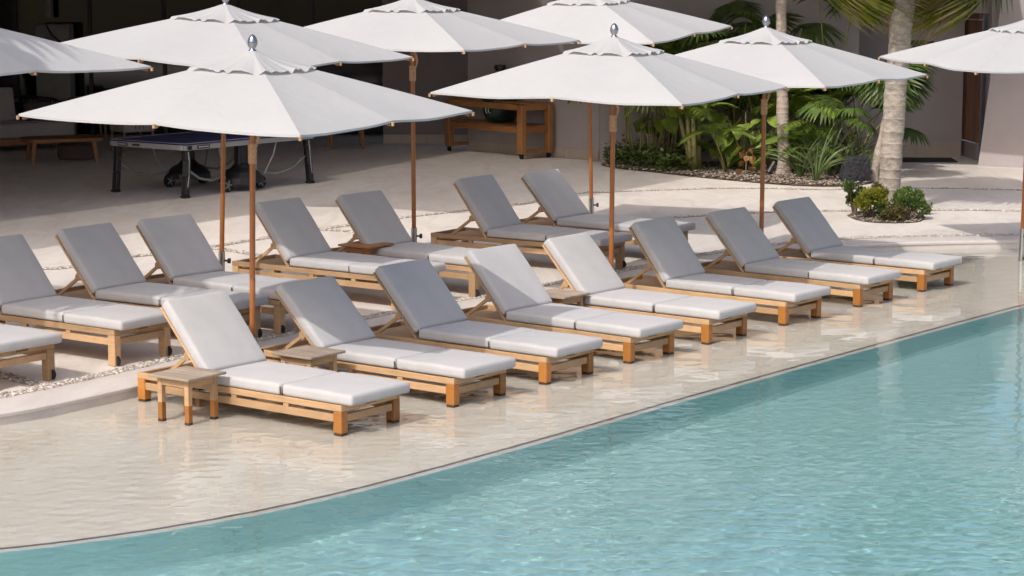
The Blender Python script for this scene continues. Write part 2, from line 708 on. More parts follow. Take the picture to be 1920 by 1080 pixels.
def band(C, width, size, label):
    C = [Vector((p[0], p[1], 0)) for p in C]
    g = B()
    g.strip(lift(offset(C, width / 2), DECK + .006), lift(offset(C, -width / 2), DECK + .006))
    struct(g.obj('mortar_strip', M['mortar']))
    sp = []
    for i in range(len(C) - 1):
        a, b_ = C[i], C[i + 1]
        L = (b_ - a).length
        t = (b_ - a).normalized()
        nn = Vector((-t.y, t.x, 0))
        for k in range(int(L * width / (size * size * 2.6)) + (1 if random.random() < .5 else 0)):
            p = a + t * random.uniform(0, L) + nn * random.uniform(-width / 2 + size * .3, width / 2 - size * .3)
            sp.append((p.x, p.y, DECK + .008, size * random.uniform(.6, 1.1)))
    pebbles('pebble_band', sp, M['pebble'], label)


band([p for p in offset(copC, .53) if -6.5 < p.x < 9.5], .15, .023, 'band of small river pebbles set along the stone coping')
P = lambda L: catmull([G(*p)[:2] for p in L], 6)
band(P([(-60, 690), (0, 703), (40, 713), (85, 724)]), .15, .023, 'short pebble band joining the coping band at the lower left')
band(P([(-40, 508), (75, 505), (125, 502), (243, 482), (272, 479), (400, 462), (490, 448), (600, 430), (645, 424), (740, 410), (860, 396)]), .13, .024,
     'pebble band crossing the deck behind the rear loungers')
band(P([(380, 464), (430, 470), (495, 481), (600, 498)]), .13, .024, 'pebble band running off under the rear loungers')
band(P([(600, 431), (650, 434), (760, 444)]), .13, .024, 'short pebble band beside the rear umbrella pole')
band(P([(860, 396), (958, 384), (990, 381), (1072, 364), (1150, 360), (1330, 354), (1452, 354), (1560, 356), (1682, 353), (1800, 354), (1960, 358)]), .10, .022,
     'thin pebble band between deck and planted bed')
band(P([(1150, 418), (1232, 411), (1315, 405), (1407, 400), (1526, 396), (1600, 396)]), .10, .022, 'pebble band behind the far loungers up to the palm planter')
band(P([(1735, 395), (1800, 394), (1911, 396), (1990, 397)]), .10, .022, 'pebble band from the palm planter to the right')

# ------------------------------------------------------------------ building
ZT = 3.7


def wall(name, a, b_, th, m, z0=DECK, z1=ZT, label=None, cat='wall'):
    a, b_ = Vector((a[0], a[1], 0)), Vector((b_[0], b_[1], 0))
    t = (b_ - a).normalized()
    n = Vector((-t.y, t.x, 0)) * th
    g = B()
    g.prism([a, b_, b_ + n, a + n], z0, z1)
    o = g.obj(name, m)
    if label:
        tag(o, label, cat)
    return o


def plinth(parent, a, b_, h, th=.02):
    a, b_ = Vector((a[0], a[1], 0)), Vector((b_[0], b_[1], 0))
    t = (b_ - a).normalized()
    n = Vector((t.y, -t.x, 0)) * th
    L = (b_ - a).length
    k = max(1, round(L / .9))
    for i in range(k):                       # stone pieces with open joints
        p, q = a + t * (L * i / k + .004), a + t * (L * (i + 1) / k - .004)
        g = B()
        g.prism([p + n, q + n, q - n * .2, p - n * .2], DECK + .003, DECK + h)
        g.obj('plinth_stone', M['plinth'], parent)


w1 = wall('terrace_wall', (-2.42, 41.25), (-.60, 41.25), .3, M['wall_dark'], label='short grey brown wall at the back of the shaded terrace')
plinth(w1, (-2.42, 41.25), (-.8, 41.25), .17)
w2 = wall('stucco_wall', (-.80, 39.85), (1.50, 37.65), .35, M['wall'], label='mauve grey stucco wall behind the grill cart')
plinth(w2, (-.80, 39.85), (1.50, 37.65), .17)
w3 = wall('garden_wall', (1.50, 37.66), (5.87, 37.35), .35, M['wall'], label='mauve grey stucco wall behind the planted bed')
g = B()                                     # lintel over the porch and left jamb
g.prism([(5.874, 37.352), (8.6, 37.352), (8.6, 37.68), (5.874, 37.68)], 2.64, ZT)
lint = g.obj('porch_lintel', M['wall'])
tag(lint, 'stucco lintel over the recessed doorway at the right', 'lintel')
w4 = wall('porch_back_wall', (5.5, 38.22), (7.83, 38.22), .25, M['wall'], label='shaded back wall of the recessed doorway')
plinth(w4, (5.5, 38.22), (7.81, 38.22), .27, .02)
g = B()                                     # battered right wall
a, b_ = Vector((7.81, 36.70, 0)), Vector((13.5, 33.55, 0))
t_ = (b_ - a).normalized()
n_ = Vector((-t_.y, t_.x, 0)) * .5
top = a + t_ * .40
vs_ = [(a.x, a.y, DECK), (b_.x, b_.y, DECK), (b_.x, b_.y, ZT), (top.x, top.y, ZT)]
f0 = [g.bm.verts.new(v) for v in vs_]
f1 = [g.bm.verts.new((v[0] + n_.x, v[1] + n_.y, v[2])) for v in vs_]
g.bm.faces.new(f0)
g.bm.faces.new(f1[::-1])
for i in range(4):
    g.bm.faces.new((f0[i], f0[(i + 1) % 4], f1[(i + 1) % 4], f1[i]))
tag(g.obj('battered_wall', M['wall']), 'sloping mauve stucco wall to the right of the wooden door', 'wall')
wall('porch_side_wall', (8.25, 39.0), (8.02, 36.96), .3, M['wall'], label='narrow stucco jamb beside the wooden door')
# door, seen edge-on
dr_ = empty('entrance_door', (7.90, 38.10, DECK))
tag(dr_, 'dark wooden door with steel kick plate in the recessed doorway', 'door')
p0, p1 = Vector((7.86, 38.6, DECK)), Vector((7.955, 37.48, DECK))
dv = (p1 - p0)
for i in range(5):
    q0, q1 = p0 + dv * (i / 5 + .006), p0 + dv * ((i + 1) / 5 - .006)
    o = B().bar((q0 + Vector((0, 0, 1.36))), (q1 + Vector((0, 0, 1.36))), .05, 2.08).obj('plank', M['door'], None)
    o.parent = dr_
    o.matrix_parent_inverse = Matrix.Translation(-dr_.location)
for nm, z0, z1, m_, th in (('door_frame', 2.42, 2.52, M['door'], .07), ('kick_plate', .03, .30, M['kick'], .056)):
    o = B().bar(p0 + dv * .0 + Vector((0, 0, (z0 + z1) / 2)), p1 + Vector((0, 0, (z0 + z1) / 2)), th, z1 - z0).obj(nm, m_)
    o.parent = dr_
    o.matrix_parent_inverse = Matrix.Translation(-dr_.location)
o = B().tube([p0 + dv * .12 + Vector((-.07, 0, .42)), p0 + dv * .12 + Vector((-.07, 0, 2.2))], .018, 8).obj('pull_handle', M['teak_grey'])
o.parent = dr_
o.matrix_parent_inverse = Matrix.Translation(-dr_.location)
o = B().box((7.80, 38.30, DECK + 1.3), (.06, .12, 2.6)).obj('door_post', M['door'])
o.parent = dr_
o.matrix_parent_inverse = Matrix.Translation(-dr_.location)
mt = B().box((7.02, 37.72, DECK + .010), (1.2, .78, .016), Matrix.Rotation(-.05, 3, 'Z'), .004).obj('door_mat', M['mat'])
tag(mt, 'flat black mat on the floor of the recessed doorway', 'door mat')

# glazed front of the dark room at the left
gz = empty('glazed_front', (-8, 43.2, DECK))
tag(gz, 'dark glazed front of the room behind the terrace', 'window')
for i in range(10):
    x0 = -15.5 + i * 1.45
    o = B().box((x0 + .725, 43.2, DECK + 1.6), (1.38, .02, 3.1)).obj('pane', M['glass'])
    o.parent = gz
    o.matrix_parent_inverse = Matrix.Translation(-gz.location)
    o = B().box((x0, 43.2, DECK + 1.6), (.07, .12, 3.2)).obj('mullion', M['frame'])
    o.parent = gz
    o.matrix_parent_inverse = Matrix.Translation(-gz.location)
wall('added_side_wall', (-13.5, 26), (-13.5, 44), .3, M['wall_dark'], label='unseen side wall added beyond the left edge to darken the terrace')  # added out of view to cut ambient light under the roof
wall('room_wall', (-16, 43.6), (-.4, 43.6), .3, M['room'], label='dim wall behind the glazed front')
cb = empty('service_cabinet', (-8.85, 42.7, DECK))
tag(cb, 'grey box cabinet with a hose standing in the dark room', 'cabinet')
B().box((0, 0, 1.1), (.66, .5, 2.2), None, .02).obj('body', M['cabinet'], cb)
B().box((-.13, .1, 2.75), (.10, .1, .9), None, .02).obj('duct', M['cabinet'], cb)
B().tube([(-.1, -.27, 2.2), (0, -.3, 2.02), (.12, -.29, 1.9), (.3, -.27, 1.75)], .018, 6).obj('hose', M['black'], cb)

# out of view, outlined from the shadows they cast: terrace slab, added half-shade sheet, eave
k_ = 1 / tan(SUN_EL)


def unshadow(p, z):
    L = (z - DECK) * k_
    return (p[0] - sin(SUN_AZ) * L, p[1] - cos(SUN_AZ) * L)


dark = [(-12.8, 20.0), (-6.75, 28.75), (-4.72, 31.73), (-3.11, 34.5), (-.86, 39.6), (1.5, 37.6), (2.2, 46), (-20, 46), (-20, 20)]
pts_ = [unshadow(p, 3.09) for p in dark]
g = B()
g.prism(pts_, 3.09, 3.3)
tag(g.obj('terrace_roof', M['roof']), 'flat roof slab over the shaded terrace', 'roof')
lit = [(-10.0, 18.6), (-5.75, 25.77), (-4.95, 27.15), (-3.97, 28.81), (-2.9, 30.53), (-2.43, 31.1), (-1.67, 30.25), (-.72, 29.65), (.01, 30.5), (.97, 31.8),
       (1.5, 32.4), (2.98, 34.94), (4.0, 36.8), (3.6, 41), (-20, 41), (-20, 18)]
g = B()
g.poly([unshadow(p, 3.9) for p in lit], 3.9)
tag(g.obj('added_shade_sheet', M['shade_sheet']), 'unseen sheet added in front of the terrace roof to half-shade the deck', 'shade helper')
g = B()
g.prism([unshadow(p, 3.72) for p in ((1.2, 37.3), (5.9, 37.25), (7.9, 36.9), (8.9, 36.3), (9.3, 37.5))] + [(9.4, 40.2), (.9, 40.2)], 3.72, 3.9)
tag(g.obj('eave', M['roof']), 'unseen eave shaped to shade the garden wall and doorway', 'roof')  # unseen, its reach set so the wall below falls in shade

# ------------------------------------------------------------------ loungers
W_, L_ = .671, 2.2


def cushion_mesh(name, lx, ly, lz, m, r=.028):
    """soft box, origin at its lower head-end corner line centre"""
    g = B()
    nx, ny, nz = 9, 7, 3
    bm = g.bm
    bmesh.ops.create_cube(bm, size=1.0)
    bmesh.ops.scale(bm, vec=(lx, ly, lz), verts=bm.verts)
    bmesh.ops.bevel(bm, geom=list(bm.edges), offset=r, segments=3, affect='EDGES', profile=.6)
    bmesh.ops.triangulate(bm, faces=[f for f in bm.faces if len(f.verts) > 4])
    # crown on the top, a little slump
    big = [e for e in bm.edges if e.calc_length() > .15]
    bmesh.ops.subdivide_edges(bm, edges=big, cuts=5, use_grid_fill=True)
    rnd = random.Random(hash(name) % 1000)
    ph = [rnd.uniform(0, 6.3) for _ in range(4)]
    for v in bm.verts:
        x, y = v.co.x / lx * 2, v.co.y / ly * 2
        k = max(0, 1 - x * x) ** .5 * max(0, 1 - y * y) ** .5
        if v.co.z > 0:
            v.co.z += .010 * k + .0025 * sin(5 * x + ph[0]) * cos(4 * y + ph[1])
        v.co.y *= 1 + .012 * max(0, 1 - x * x) * (1 if abs(v.co.z) < lz * .4 else .3)
    me = g.mesh(name, m, True)
    return me


ME_SEAT = cushion_mesh('seat_cushion', .80, .668, .085, M['cushion'])
ME_FOOT = cushion_mesh('foot_cushion', .715, .672, .085, M['cushion'])
ME_BACK = cushion_mesh('back_cushion', .70, .668, .088, M['cushion'])


def part(name, me, parent, loc=(0, 0, 0), rot=(0, 0, 0)):
    o = bpy.data.objects.new(name, me)
    COL.objects.link(o)
    o.parent = parent
    o.location = loc
    o.rotation_euler = rot
    return o


def make_lounger(HT, wet):
    """local x runs to the foot end, y across, origin on the ground under the middle"""
    root = empty('sun_lounger')
    hx, hy = L_ / 2, W_ / 2
    legm = M['teak_wet'] if wet else M['teak']
    bv = .004
    zt0, zt1 = HT - .050, HT            # top rail
    zl1, zl0 = HT - .077, HT - .135     # lower rail
    fr = B().box((0, 0, HT - .03), (L_ - .2, W_ - .1, .012)).obj('slat_bed', M['teak'], root)
    for s in (-1, 1):
        r = B().box((0, s * (hy - .0175), (zt0 + zt1) / 2), (L_, .035, zt1 - zt0), None, bv).obj('side_rail', M['teak'], root)
        B().box((0, s * (hy - .022), (zl0 + zl1) / 2), (L_ - .17, .032, zl1 - zl0), None, bv).obj('lower_rail', M['teak'], r)
        for x in (-.55, -.02, .53):
            B().box((x, s * (hy - .021), (zl1 + zt0) / 2), (.055, .03, zt0 - zl1 + .002)).obj('spacer_block', M['teak'], r)
    for e in (-1, 1):
        # end rail with a finger slot cut through the middle
        g = B()
        xr = e * (hx - .016)
        wy = W_ - .072
        if e > 0:
            sl = .12
            g.box((xr, -(wy / 2 + sl / 2) / 2, (zt0 + zt1) / 2), (.030, wy / 2 - sl / 2, zt1 - zt0 - .002), None, .003)
            g.box((xr, (wy / 2 + sl / 2) / 2, (zt0 + zt1) / 2), (.030, wy / 2 - sl / 2, zt1 - zt0 - .002), None, .003)
            g.box((xr, 0, zt0 + .011), (.028, sl, .020))
            g.box((xr, 0, zt1 - .006), (.028, sl, .008))
        else:
            g.box((xr, 0, (zt0 + zt1) / 2), (.030, wy, zt1 - zt0 - .002), None, .003)
        r = g.obj('end_rail', M['teak'], root)
        B().box((e * (hx - .03), 0, (zl0 + zl1) / 2), (.03, W_ - .15, zl1 - zl0), None, bv).obj('lower_end_rail', M['teak'], r)
        for s in (-1, 1):
            z0 = .03 if wet else .0
            l = B().box((e * (hx - .0425), s * (hy - .0375), (zt0 + z0) / 2), (.083, .072, zt0 - z0 - .001), None, .004).obj('leg', legm, root)
            if wet:
                B().box((e * (hx - .0425), s * (hy - .0375), .013), (.080, .069, .034), None, .004).obj('foot_cap', M['foot'], l)
            elif e > 0:
                g = B()
                n = 18
                rr, th = .042, .022
                for yy in (0,):
                    m = Matrix.Translation((e * (hx - .012), s * (hy - .03) + .0, .045)) @ Matrix.Rotation(pi / 2, 4, 'X')
                    bmesh.ops.create_cone(g.bm, cap_ends=True, segments=n, radius1=rr, radius2=rr, depth=th, matrix=m)
                g.obj('wheel', M['rubber'], l)
    # seat
    xs = -hx + 2.2 - 1.42
    o = part('seat_cushion', ME_SEAT, root, (hx - 1.022, 0, HT + .0455))
    part('foot_cushion', ME_FOOT, root, (hx - .615 + .36, 0, HT + .046))
    tb = B().box((hx - .617, -hy - .003, HT + .045), (.008, .008, .055), None, .002).obj('cushion_tie', M['strap'], root)
    # back: everything pivots on the hinge line
    hinge = (hx - 1.445, 0, HT + .0)
    bf = B()
    for s in (-1, 1):
        bf.box((-.345, s * (hy - .0175), .004), (.74, .030, .022), None, .003)
    for x in (-.03, -.70):
        bf.box((x, 0, 0), (.05, W_ - .07, .022))
    for x in [-.1 - .088 * i for i in range(7)]:
        bf.box((x, 0, -.004), (.06, W_ - .07, .012))
    bfo = part('back_frame', bf.mesh('back_frame', M['teak']), root, hinge)
    part('back_cushion', ME_BACK, root, hinge)
    st = B()
    for s in (-1, 1):
        st.bar((-.43, s * (hy - .055), 0), (0, s * (hy - .055), 0), .02, .032, .003)
    st.bar((0, -(hy - .06), 0), (0, hy - .06, 0), .024, .024)
    st.tube([(0, -(hy - .03), 0), (0, -(hy - .08), 0)], .035, 12)
    st.tube([(0, (hy - .03), 0), (0, (hy - .08), 0)], .035, 12)
    part('support_strut', st.mesh('support_strut', M['teak']), root)
    return root


def set_back(root, HT, beta):
    hx = L_ / 2
    hz = Vector((hx - 1.445, 0, HT + .012))
    d = Vector((-cos(beta), 0, sin(beta)))          # up the back
    nrm = Vector((sin(beta), 0, cos(beta)))         # out of its face
    for c in root.children:
        n = c.name.split('.')[0]
        if n == 'back_frame':
            c.location = hz
            c.rotation_euler = (0, beta, 0)
        elif n == 'back_cushion':
            c.location = hz + d * .375 + nrm * .0585
            c.rotation_euler = (0, beta, 0)
        elif n == 'support_strut':
            p = hz + d * .27 - nrm * .045
            q = Vector((hx - 2.06 + .12, 0, HT - .01))
            v = q - p
            c.location = p
            c.rotation_euler = (0, math.atan2(v.z, -v.x), 0)


def place_lounger(proto, HT, x, y, a, beta, z, label, group):
    o = copy_tree(proto)
    # (x, y) is the near foot corner
    u = Vector((cos(a), -sin(a), 0))
    v = Vector((sin(a), cos(a), 0))
    o.location = Vector((x, y, z)) - u * (L_ / 2) + v * (W_ / 2)
    o.rotation_euler = (0, 0, -a)
    set_back(o, HT, beta)
    jr = random.Random(label)
    for c in o.children:                 # cushions never lie perfectly square
        if 'cushion' in c.name and 'tie' not in c.name:
            c.location += Vector((jr.uniform(-.006, .006), jr.uniform(-.007, .007), jr.uniform(0, .003)))
            c.rotation_euler.z += jr.uniform(-.012, .012)
            c.rotation_euler.x += jr.uniform(-.006, .006)
    tag(o, label, 'sun lounger', group)
    return o


HF, HB = .246, .310
pf, pb = make_lounger(HF, True), make_lounger(HB, False)
FRONT = [(-1.265, 15.946, .659, 48.6, 'nearest front lounger, at the left end of its row beside a side table'),
         (-.459, 17.007, .666, 44.5, 'second front lounger from the left, back half in shade, behind a small side table'),
         (.284, 17.944, .672, 47.2, 'third front lounger from the left, its back and seat fully shaded'),
         (1.035, 18.917, .690, 48.3, 'fourth front lounger from the left, sunlit back with a diagonal shadow low on it'),
         (1.805, 19.884, .664, 47.5, 'fifth front lounger from the left, fully sunlit, with a side table at its near side'),
         (2.640, 20.944, .685, 52.5, 'sixth front lounger from the left, right of the second umbrella pole, shaded back'),
         (3.541, 22.099, .695, 47.8, 'second front lounger from the right, shaded back, sunlit foot cushion'),
         (4.386, 23.147, .690, 48.0, 'rightmost front lounger, farthest along the water, below the palm planter')]
for x, y, a, b_, lab in FRONT:
    place_lounger(pf, HF, x, y, a, radians(b_), 0.0, lab, 'loungers standing in the shallow water')
BACK = [(-4.143, 17.126, .66, 48.1, 'lounger cut off by the left edge, only its sunlit foot end showing'),
        (-3.349, 18.226, .625, 49.6, 'rear lounger at the far left with a sunlit foot cushion and wheeled legs'),
        (-2.651, 19.117, .59, 49.8, 'rear lounger with a stripe of sun across its foot cushion'),
        (-2.125, 19.833, .669, 48.5, 'rear lounger left of the first umbrella pole, its back touched by sun at the top'),
        (-1.122, 21.287, .624, 51.1, 'rear lounger right of the front umbrella pole, near side of its seat sunlit'),
        (-.379, 22.06, .664, 49.4, 'rear lounger behind a brown side table'),
        (.882, 23.722, .600, 52.5, 'second rear lounger from the right, long sunlit seat edge, shaded back'),
        (1.636, 24.73, .653, 46.9, 'rightmost rear lounger, fully shaded, nearest the grill cart')]
for x, y, a, b_, lab in BACK:
    place_lounger(pb, HB, x, y, a, radians(b_), DECK + .003, lab, 'loungers standing on the deck')
for r in (pf, pb):
    for c in list(r.children_recursive):
        bpy.data.objects.remove(c)
    bpy.data.objects.remove(r)


# ------------------------------------------------------------------ side tables
def side_table(x, y, z, a, label, h=.375, wet=True, topm='teak_grey'):
    """x, y: middle of the table"""
    t = empty('side_table', (x, y, z), -a)
    tag(t, label, 'side table', 'small teak side tables')
    s = .425
    leg = .045
    ls = .325
    tp = B().box((0, 0, h - .012), (s - .03, s - .03, .012)).obj('top', M[topm], t)
    for i in range(5):
        wv = s / 5
        B().box((0, -s / 2 + wv * (i + .5), h - .005), (s, wv - .004, .02), None, .003).obj('plank', M[topm], tp)
    for sx in (-1, 1):
        for sy in (-1, 1):
            px, py = sx * (ls / 2 - leg / 2), sy * (ls / 2 - leg / 2)
            l = B().box((px, py, (h - .02 + (.16 if wet else 0)) / 2), (leg, leg, h - .02 - (.16 if wet else 0)), None, .003).obj('leg', M['teak'] if wet else M['teak_oil'], t)
            if wet:
                B().box((px, py, .095), (leg + .001, leg + .001, .13), None, .003).obj('wet_leg_end', M['teak_wet'], l)
                B().box((px, py, .015), (leg + .003, leg + .003, .035), None, .003).obj('foot_cap', M['foot'], l)
    for s_ in (-1, 1):
        B().box((0, s_ * (ls / 2 - .014), h - .05), (ls - .09, .02, .055), None, .002).obj('apron', M['teak'] if wet else M['teak_oil'], t)
        B().box((s_ * (ls / 2 - .014), 0, h - .05), (.02, ls - .09, .055), None, .002).obj('apron', M['teak'] if wet else M['teak_oil'], t)
    return t


def table_mid(near, z, a):
    """middle of a table from the photo pixel of its near top corner"""
    p = G(near[0], near[1], z)
    u = Vector((cos(a), -sin(a), 0))
    v = Vector((sin(a), cos(a), 0))
    return p - u * .2125 + v * .2125


side_table(-2.49, 16.56, 0, .62, 'sun-bleached side table standing in front of the nearest lounger')
p = table_mid((583, 671), .38, .64)
side_table(p.x, p.y, 0, .64, 'side table tucked between the first and second front loungers')
p = table_mid((1058, 558), .38, .66)
side_table(p.x, p.y, 0, .66, 'side table between the fourth and fifth front loungers')
p = table_mid((692, 464), DECK + .44, .62)
side_table(p.x, p.y, DECK + .003, .62, 'brown side table in shade between two rear loungers', .435, False, 'teak_oil')


# ------------------------------------------------------------------ umbrellas
def make_umbrella(R, h, rise, sleeve, label, group, knobs=1, wrap=1.0):
    root = empty('patio_umbrella')
    tag(root, label, 'umbrella', group)
    apex = h + rise - .02
    rnd = random.Random(label)
    ends = []
    for k in range(8):
        a = -pi / 2 + k * pi / 4
        r = R if k % 2 == 0 else R / math.sqrt(2)
        ends.append(Vector((r * cos(a), r * sin(a), h + (.0 if k % 2 == 0 else .012))))
    N = 10
    top = Vector((0, 0, apex))

    def rib(k, t):
        p = top.lerp(ends[k % 8], t)
        p.z += .010 * sin(pi * t)
        return p
    for k in range(8):
        g = B()
        rows = []
        ph = rnd.uniform(0, 6.28)
        for i in range(N + 1):
            t = .04 + .96 * i / N
            a, b_ = rib(k, t), rib(k + 1, t)
            row = []
            m = 7
            for j in range(m + 1):
                s = j / m
                p = a.lerp(b_, s)
                p.z -= .022 * t * sin(pi * s) + .003 * sin(3 * pi * s) * sin(ph) * t
                if i == N:                       # hem pulled in between the rib tips
                    p.x *= 1 - .012 * sin(pi * s)
                    p.y *= 1 - .012 * sin(pi * s)
                row.append(g.bm.verts.new(p))
            rows.append(row)
        hem = [g.bm.verts.new(v.co + Vector((0, 0, -.018))) for v in rows[-1]]
        rows.append(hem)
        for i in range(len(rows) - 1):
            for j in range(len(rows[0]) - 1):
                g.bm.faces.new((rows[i][j], rows[i][j + 1], rows[i + 1][j + 1], rows[i + 1][j]))
        o = g.obj('canopy_panel', M['canopy'], root, True)
        shade_auto(o, 45)
    # wind vent cap with a loose wavy edge
    g = B()
    n, m = 96, 9
    rings = []
    for i in range(m + 1):
        t = i / m
        ring = []
        for j in range(n):
            a = 2 * pi * j / n
            ca, sa = abs(cos(a)), abs(sin(a))
            rr = .285 * R / (ca + sa) ** .8 * (.06 + .94 * t)
            zz = apex + .035 - (.012 + .285 * (rise - .02)) * t - .012 * sin(pi * t)
            wv = sin(9 * a + rnd.uniform(0, .02) + 1.3) * .5 + sin(14 * a + 2.1 + R) * .5 + .5 * sin(23 * a)
            zz += .018 * wv * t ** 2 + .006 * sin(31 * a) * t
            ring.append(g.bm.verts.new((rr * cos(a), rr * sin(a), zz)))
        rings.append(ring)
    for i in range(m):
        for j in range(n):
            g.bm.faces.new((rings[i][j], rings[i][(j + 1) % n], rings[i + 1][(j + 1) % n], rings[i + 1][j]))
    g.bm.faces.new(rings[0])
    g.obj('vent_cap', M['canopy'], root, True)
    zf = apex + .028
    B().lathe([(.034, 0), (.036, .006), (.026, .014), (.02, .024), (.03, .036), (.040, .058), (.041, .078), (.034, .105), (.02, .126), (.006, .136)], 20, (0, 0, zf)).obj('finial', M['chrome'], root, True)
    pl = B().tube([(0, 0, sleeve - .02), (0, 0, apex + .03)], .0245, 14).obj('pole', M['pole'], root)
    shade_auto(pl)
    hub = B().lathe([(.03, 0), (.055, .01), (.055, .06), (.03, .07)], 16, (0, 0, apex - .12)).obj('hub', M['pole'], root)
    run = B().lathe([(.03, 0), (.05, .01), (.05, .07), (.03, .08)], 16, (0, 0, h - .03)).obj('runner', M['pole'], root)
    for k in range(8):
        a, b_ = rib(k, .04), rib(k, 1)
        dz = Vector((0, 0, -.03))
        r = B().tube([rib(k, q) + dz * 1.5 for q in (.04, .3, .5, .7, .85, .985)], .012, 6).obj('rib', M['teak_oil'], root)
        e = b_ + (b_ - a).normalized() * .006
        B().tube([e + Vector((0, 0, -.012)), e + Vector((0, 0, -.042))], [.014, .012], 8).obj('rib_tip', M['teak'], r)
        B().bar(Vector((0, 0, h + .01)) + (rib(k, .3) - top).normalized() * .04, rib(k, .52) + dz * 1.4, .016, .022).obj('strut', M['teak_oil'], root)
    # canvas tie wound round the pole
    if wrap > 0:
        g = B()
        prof_ = []
        for i in range(13):
            prof_.append((.031 + .006 * (i % 3) / 2 + rnd.uniform(0, .004), i * .014 * wrap))
        g.lathe(prof_, 14, (0, 0, h - .42))
        g.tube([(.03, .0, h - .28), (.045, -.02, h - .20), (.02, -.04, h - .12), (.01, -.02, h - .04)], [.012, .014, .012, .01], 6)
        shade_auto(g.obj('canvas_tie', M['rope'], root), 50)
    sv = B().tube([(0, 0, 0), (0, 0, sleeve)], .033, 16).obj('base_sleeve', M['steel'], root)
    shade_auto(sv)
    for i in range(knobs):
        z = sleeve - .09 - .26 * i
        g = B()
        g.tube([(.03, -.012, z), (.062, -.022, z)], .010, 8)
        g.tube([(.058, -.021, z), (.085, -.031, z)], .026, 10)
        g.obj('clamp_knob', M['black'], sv)
    return root


UMB = [  # base x, y, z, h, psi, tilt x, tilt y, R, rise, sleeve, knobs, label, group
    (-2.152, 17.885, 0, 2.290, .304, .020, .020, 1.86, .485, .40, 1, 'nearest white umbrella, large in the left half, over the first front loungers', 'umbrellas along the water'),
    (.984, 21.677, 0, 2.259, .293, .017, .006, 1.86, .50, .40, 1, 'white umbrella in the centre right of the row, in front of the grill cart', 'umbrellas along the water'),
    (2.712, 23.742, 0, 2.286, .213, .007, .005, 1.86, .50, .40, 1, 'white umbrella in front of the slender palm trunk', 'umbrellas along the water'),
    (5.990, 25.60, 0, 2.345, -.545, .018, .008, 1.86, .50, .40, 2, 'white umbrella cut off by the right edge, its steel base in the water', 'umbrellas along the water'),
    (-5.153, 19.501, DECK, 2.467, .147, -.001, .006, 1.92, .50, .50, 1, 'white umbrella at the left edge, dappled with leaf shadow', 'umbrellas on the deck'),
    (-2.936, 21.903, DECK, 2.485, .292, .021, .036, 1.92, .47, .50, 1, 'white umbrella behind the nearest one, over the rear loungers', 'umbrellas on the deck'),
    (-1.074, 23.886, DECK, 2.522, .316, .005, -.001, 1.92, .47, .50, 1, 'white umbrella at the top centre, its cap cut by the frame', 'umbrellas on the deck'),
    (.988, 27.003, DECK, 2.533, .355, .039, -.020, 1.92, .50, .50, 1, 'white umbrella farthest back, right of the top centre', 'umbrellas on the deck'),
]
for (x, y, z, h, psi, tx, ty, R, rise, slv, kn, lab, grp) in UMB:
    u = make_umbrella(R, h, rise, slv, lab, grp, kn)
    u.matrix_basis = Matrix.Translation((x, y, z)) @ Matrix.Rotation(ty, 4, 'Y') @ Matrix.Rotation(tx, 4, 'X') @ Matrix.Rotation(psi, 4, 'Z')

# ------------------------------------------------------------------ ping-pong table on the terrace
M['tt_top'] = mat('blue_table_top', (.016, .021, .095), .4, .1)
M['tt_frame'] = mat('grey_table_frame', (.33, .33, .32), .5, .08)
M['tt_tube'] = mat('grey_steel_tube', (.33, .33, .33), .4, .1, metal=.4)
M['mark'] = mat('pale_print', (.5, .5, .48), .6, .05)
tt = empty('table_tennis_table', (-4.50, 33.12, DECK), pi / 2 - radians(36.5))
tag(tt, 'blue table tennis table with grey frame and black legs on the terrace', 'table')
TL, TW, TZ = 2.80, 1.56, .79
for s in (-1, 1):
    b_ = B().box((s * TL / 4, 0, TZ - .012), (TL / 2 - .012, TW, .022), None, .003).obj('table_half', M['tt_top'], tt)
    g = B()
    for yy in (-1, 1):
        g.box((s * TL / 4, yy * (TW / 2 - .012), TZ + .0005), (TL / 2 - .02, .02, .003))
    g.box((s * (TL / 2 - .012), 0, TZ + .0007), (.02, TW - .01, .003))
    g.obj('white_line', M['mark'], b_)
    g = B()
    for yy in (-1, 1):
        g.box((s * TL / 4, yy * (TW / 2 - .02), TZ - .062), (TL / 2 - .03, .03, .075), None, .004)
    g.box((s * (TL / 2 - .02), 0, TZ - .062), (.03, TW - .08, .075), None, .004)
    g.obj('apron_frame', M['tt_frame'], tt)
    for yy in (-1, 1):
        pts = [(s * 1.30, yy * .70, TZ - .09), (s * 1.30, yy * .715, .55), (s * 1.32, yy * .72, .3), (s * 1.35, yy * .72, .04)]
        g = B()
        for a, c in zip(pts[:-1], pts[1:]):
            g.bar(a, c, .10, .085, .01)
        l = g.obj('leg', M['black'], tt)
        B().tube([(p[0] - s * .0, p[1] + yy * .048, p[2] - (.0 if i else .03)) for i, p in enumerate(pts[:-1])] + [(s * 1.345, yy * .768, .16)], .011, 6).obj('leg_trim', M['tt_tube'], l)
        B().box((s * 1.352, yy * .72, .02), (.12, .10, .04), None, .008).obj('foot_cap', M['rubber'], l)
        B().tube([(s * 1.28, yy * .68, .42), (s * 1.0, yy * .66, .26), (s * .7, yy * .62, .2), (s * .42, yy * .56, .24)], .018, 8).obj('brace_tube', M['tt_tube'], tt)
        B().tube([(s * .62, yy * .70, TZ - .09), (s * .56, yy * .69, .5), (s * .42, yy * .62, .2)], .013, 6).obj('fold_arm', M['tt_tube'], tt)
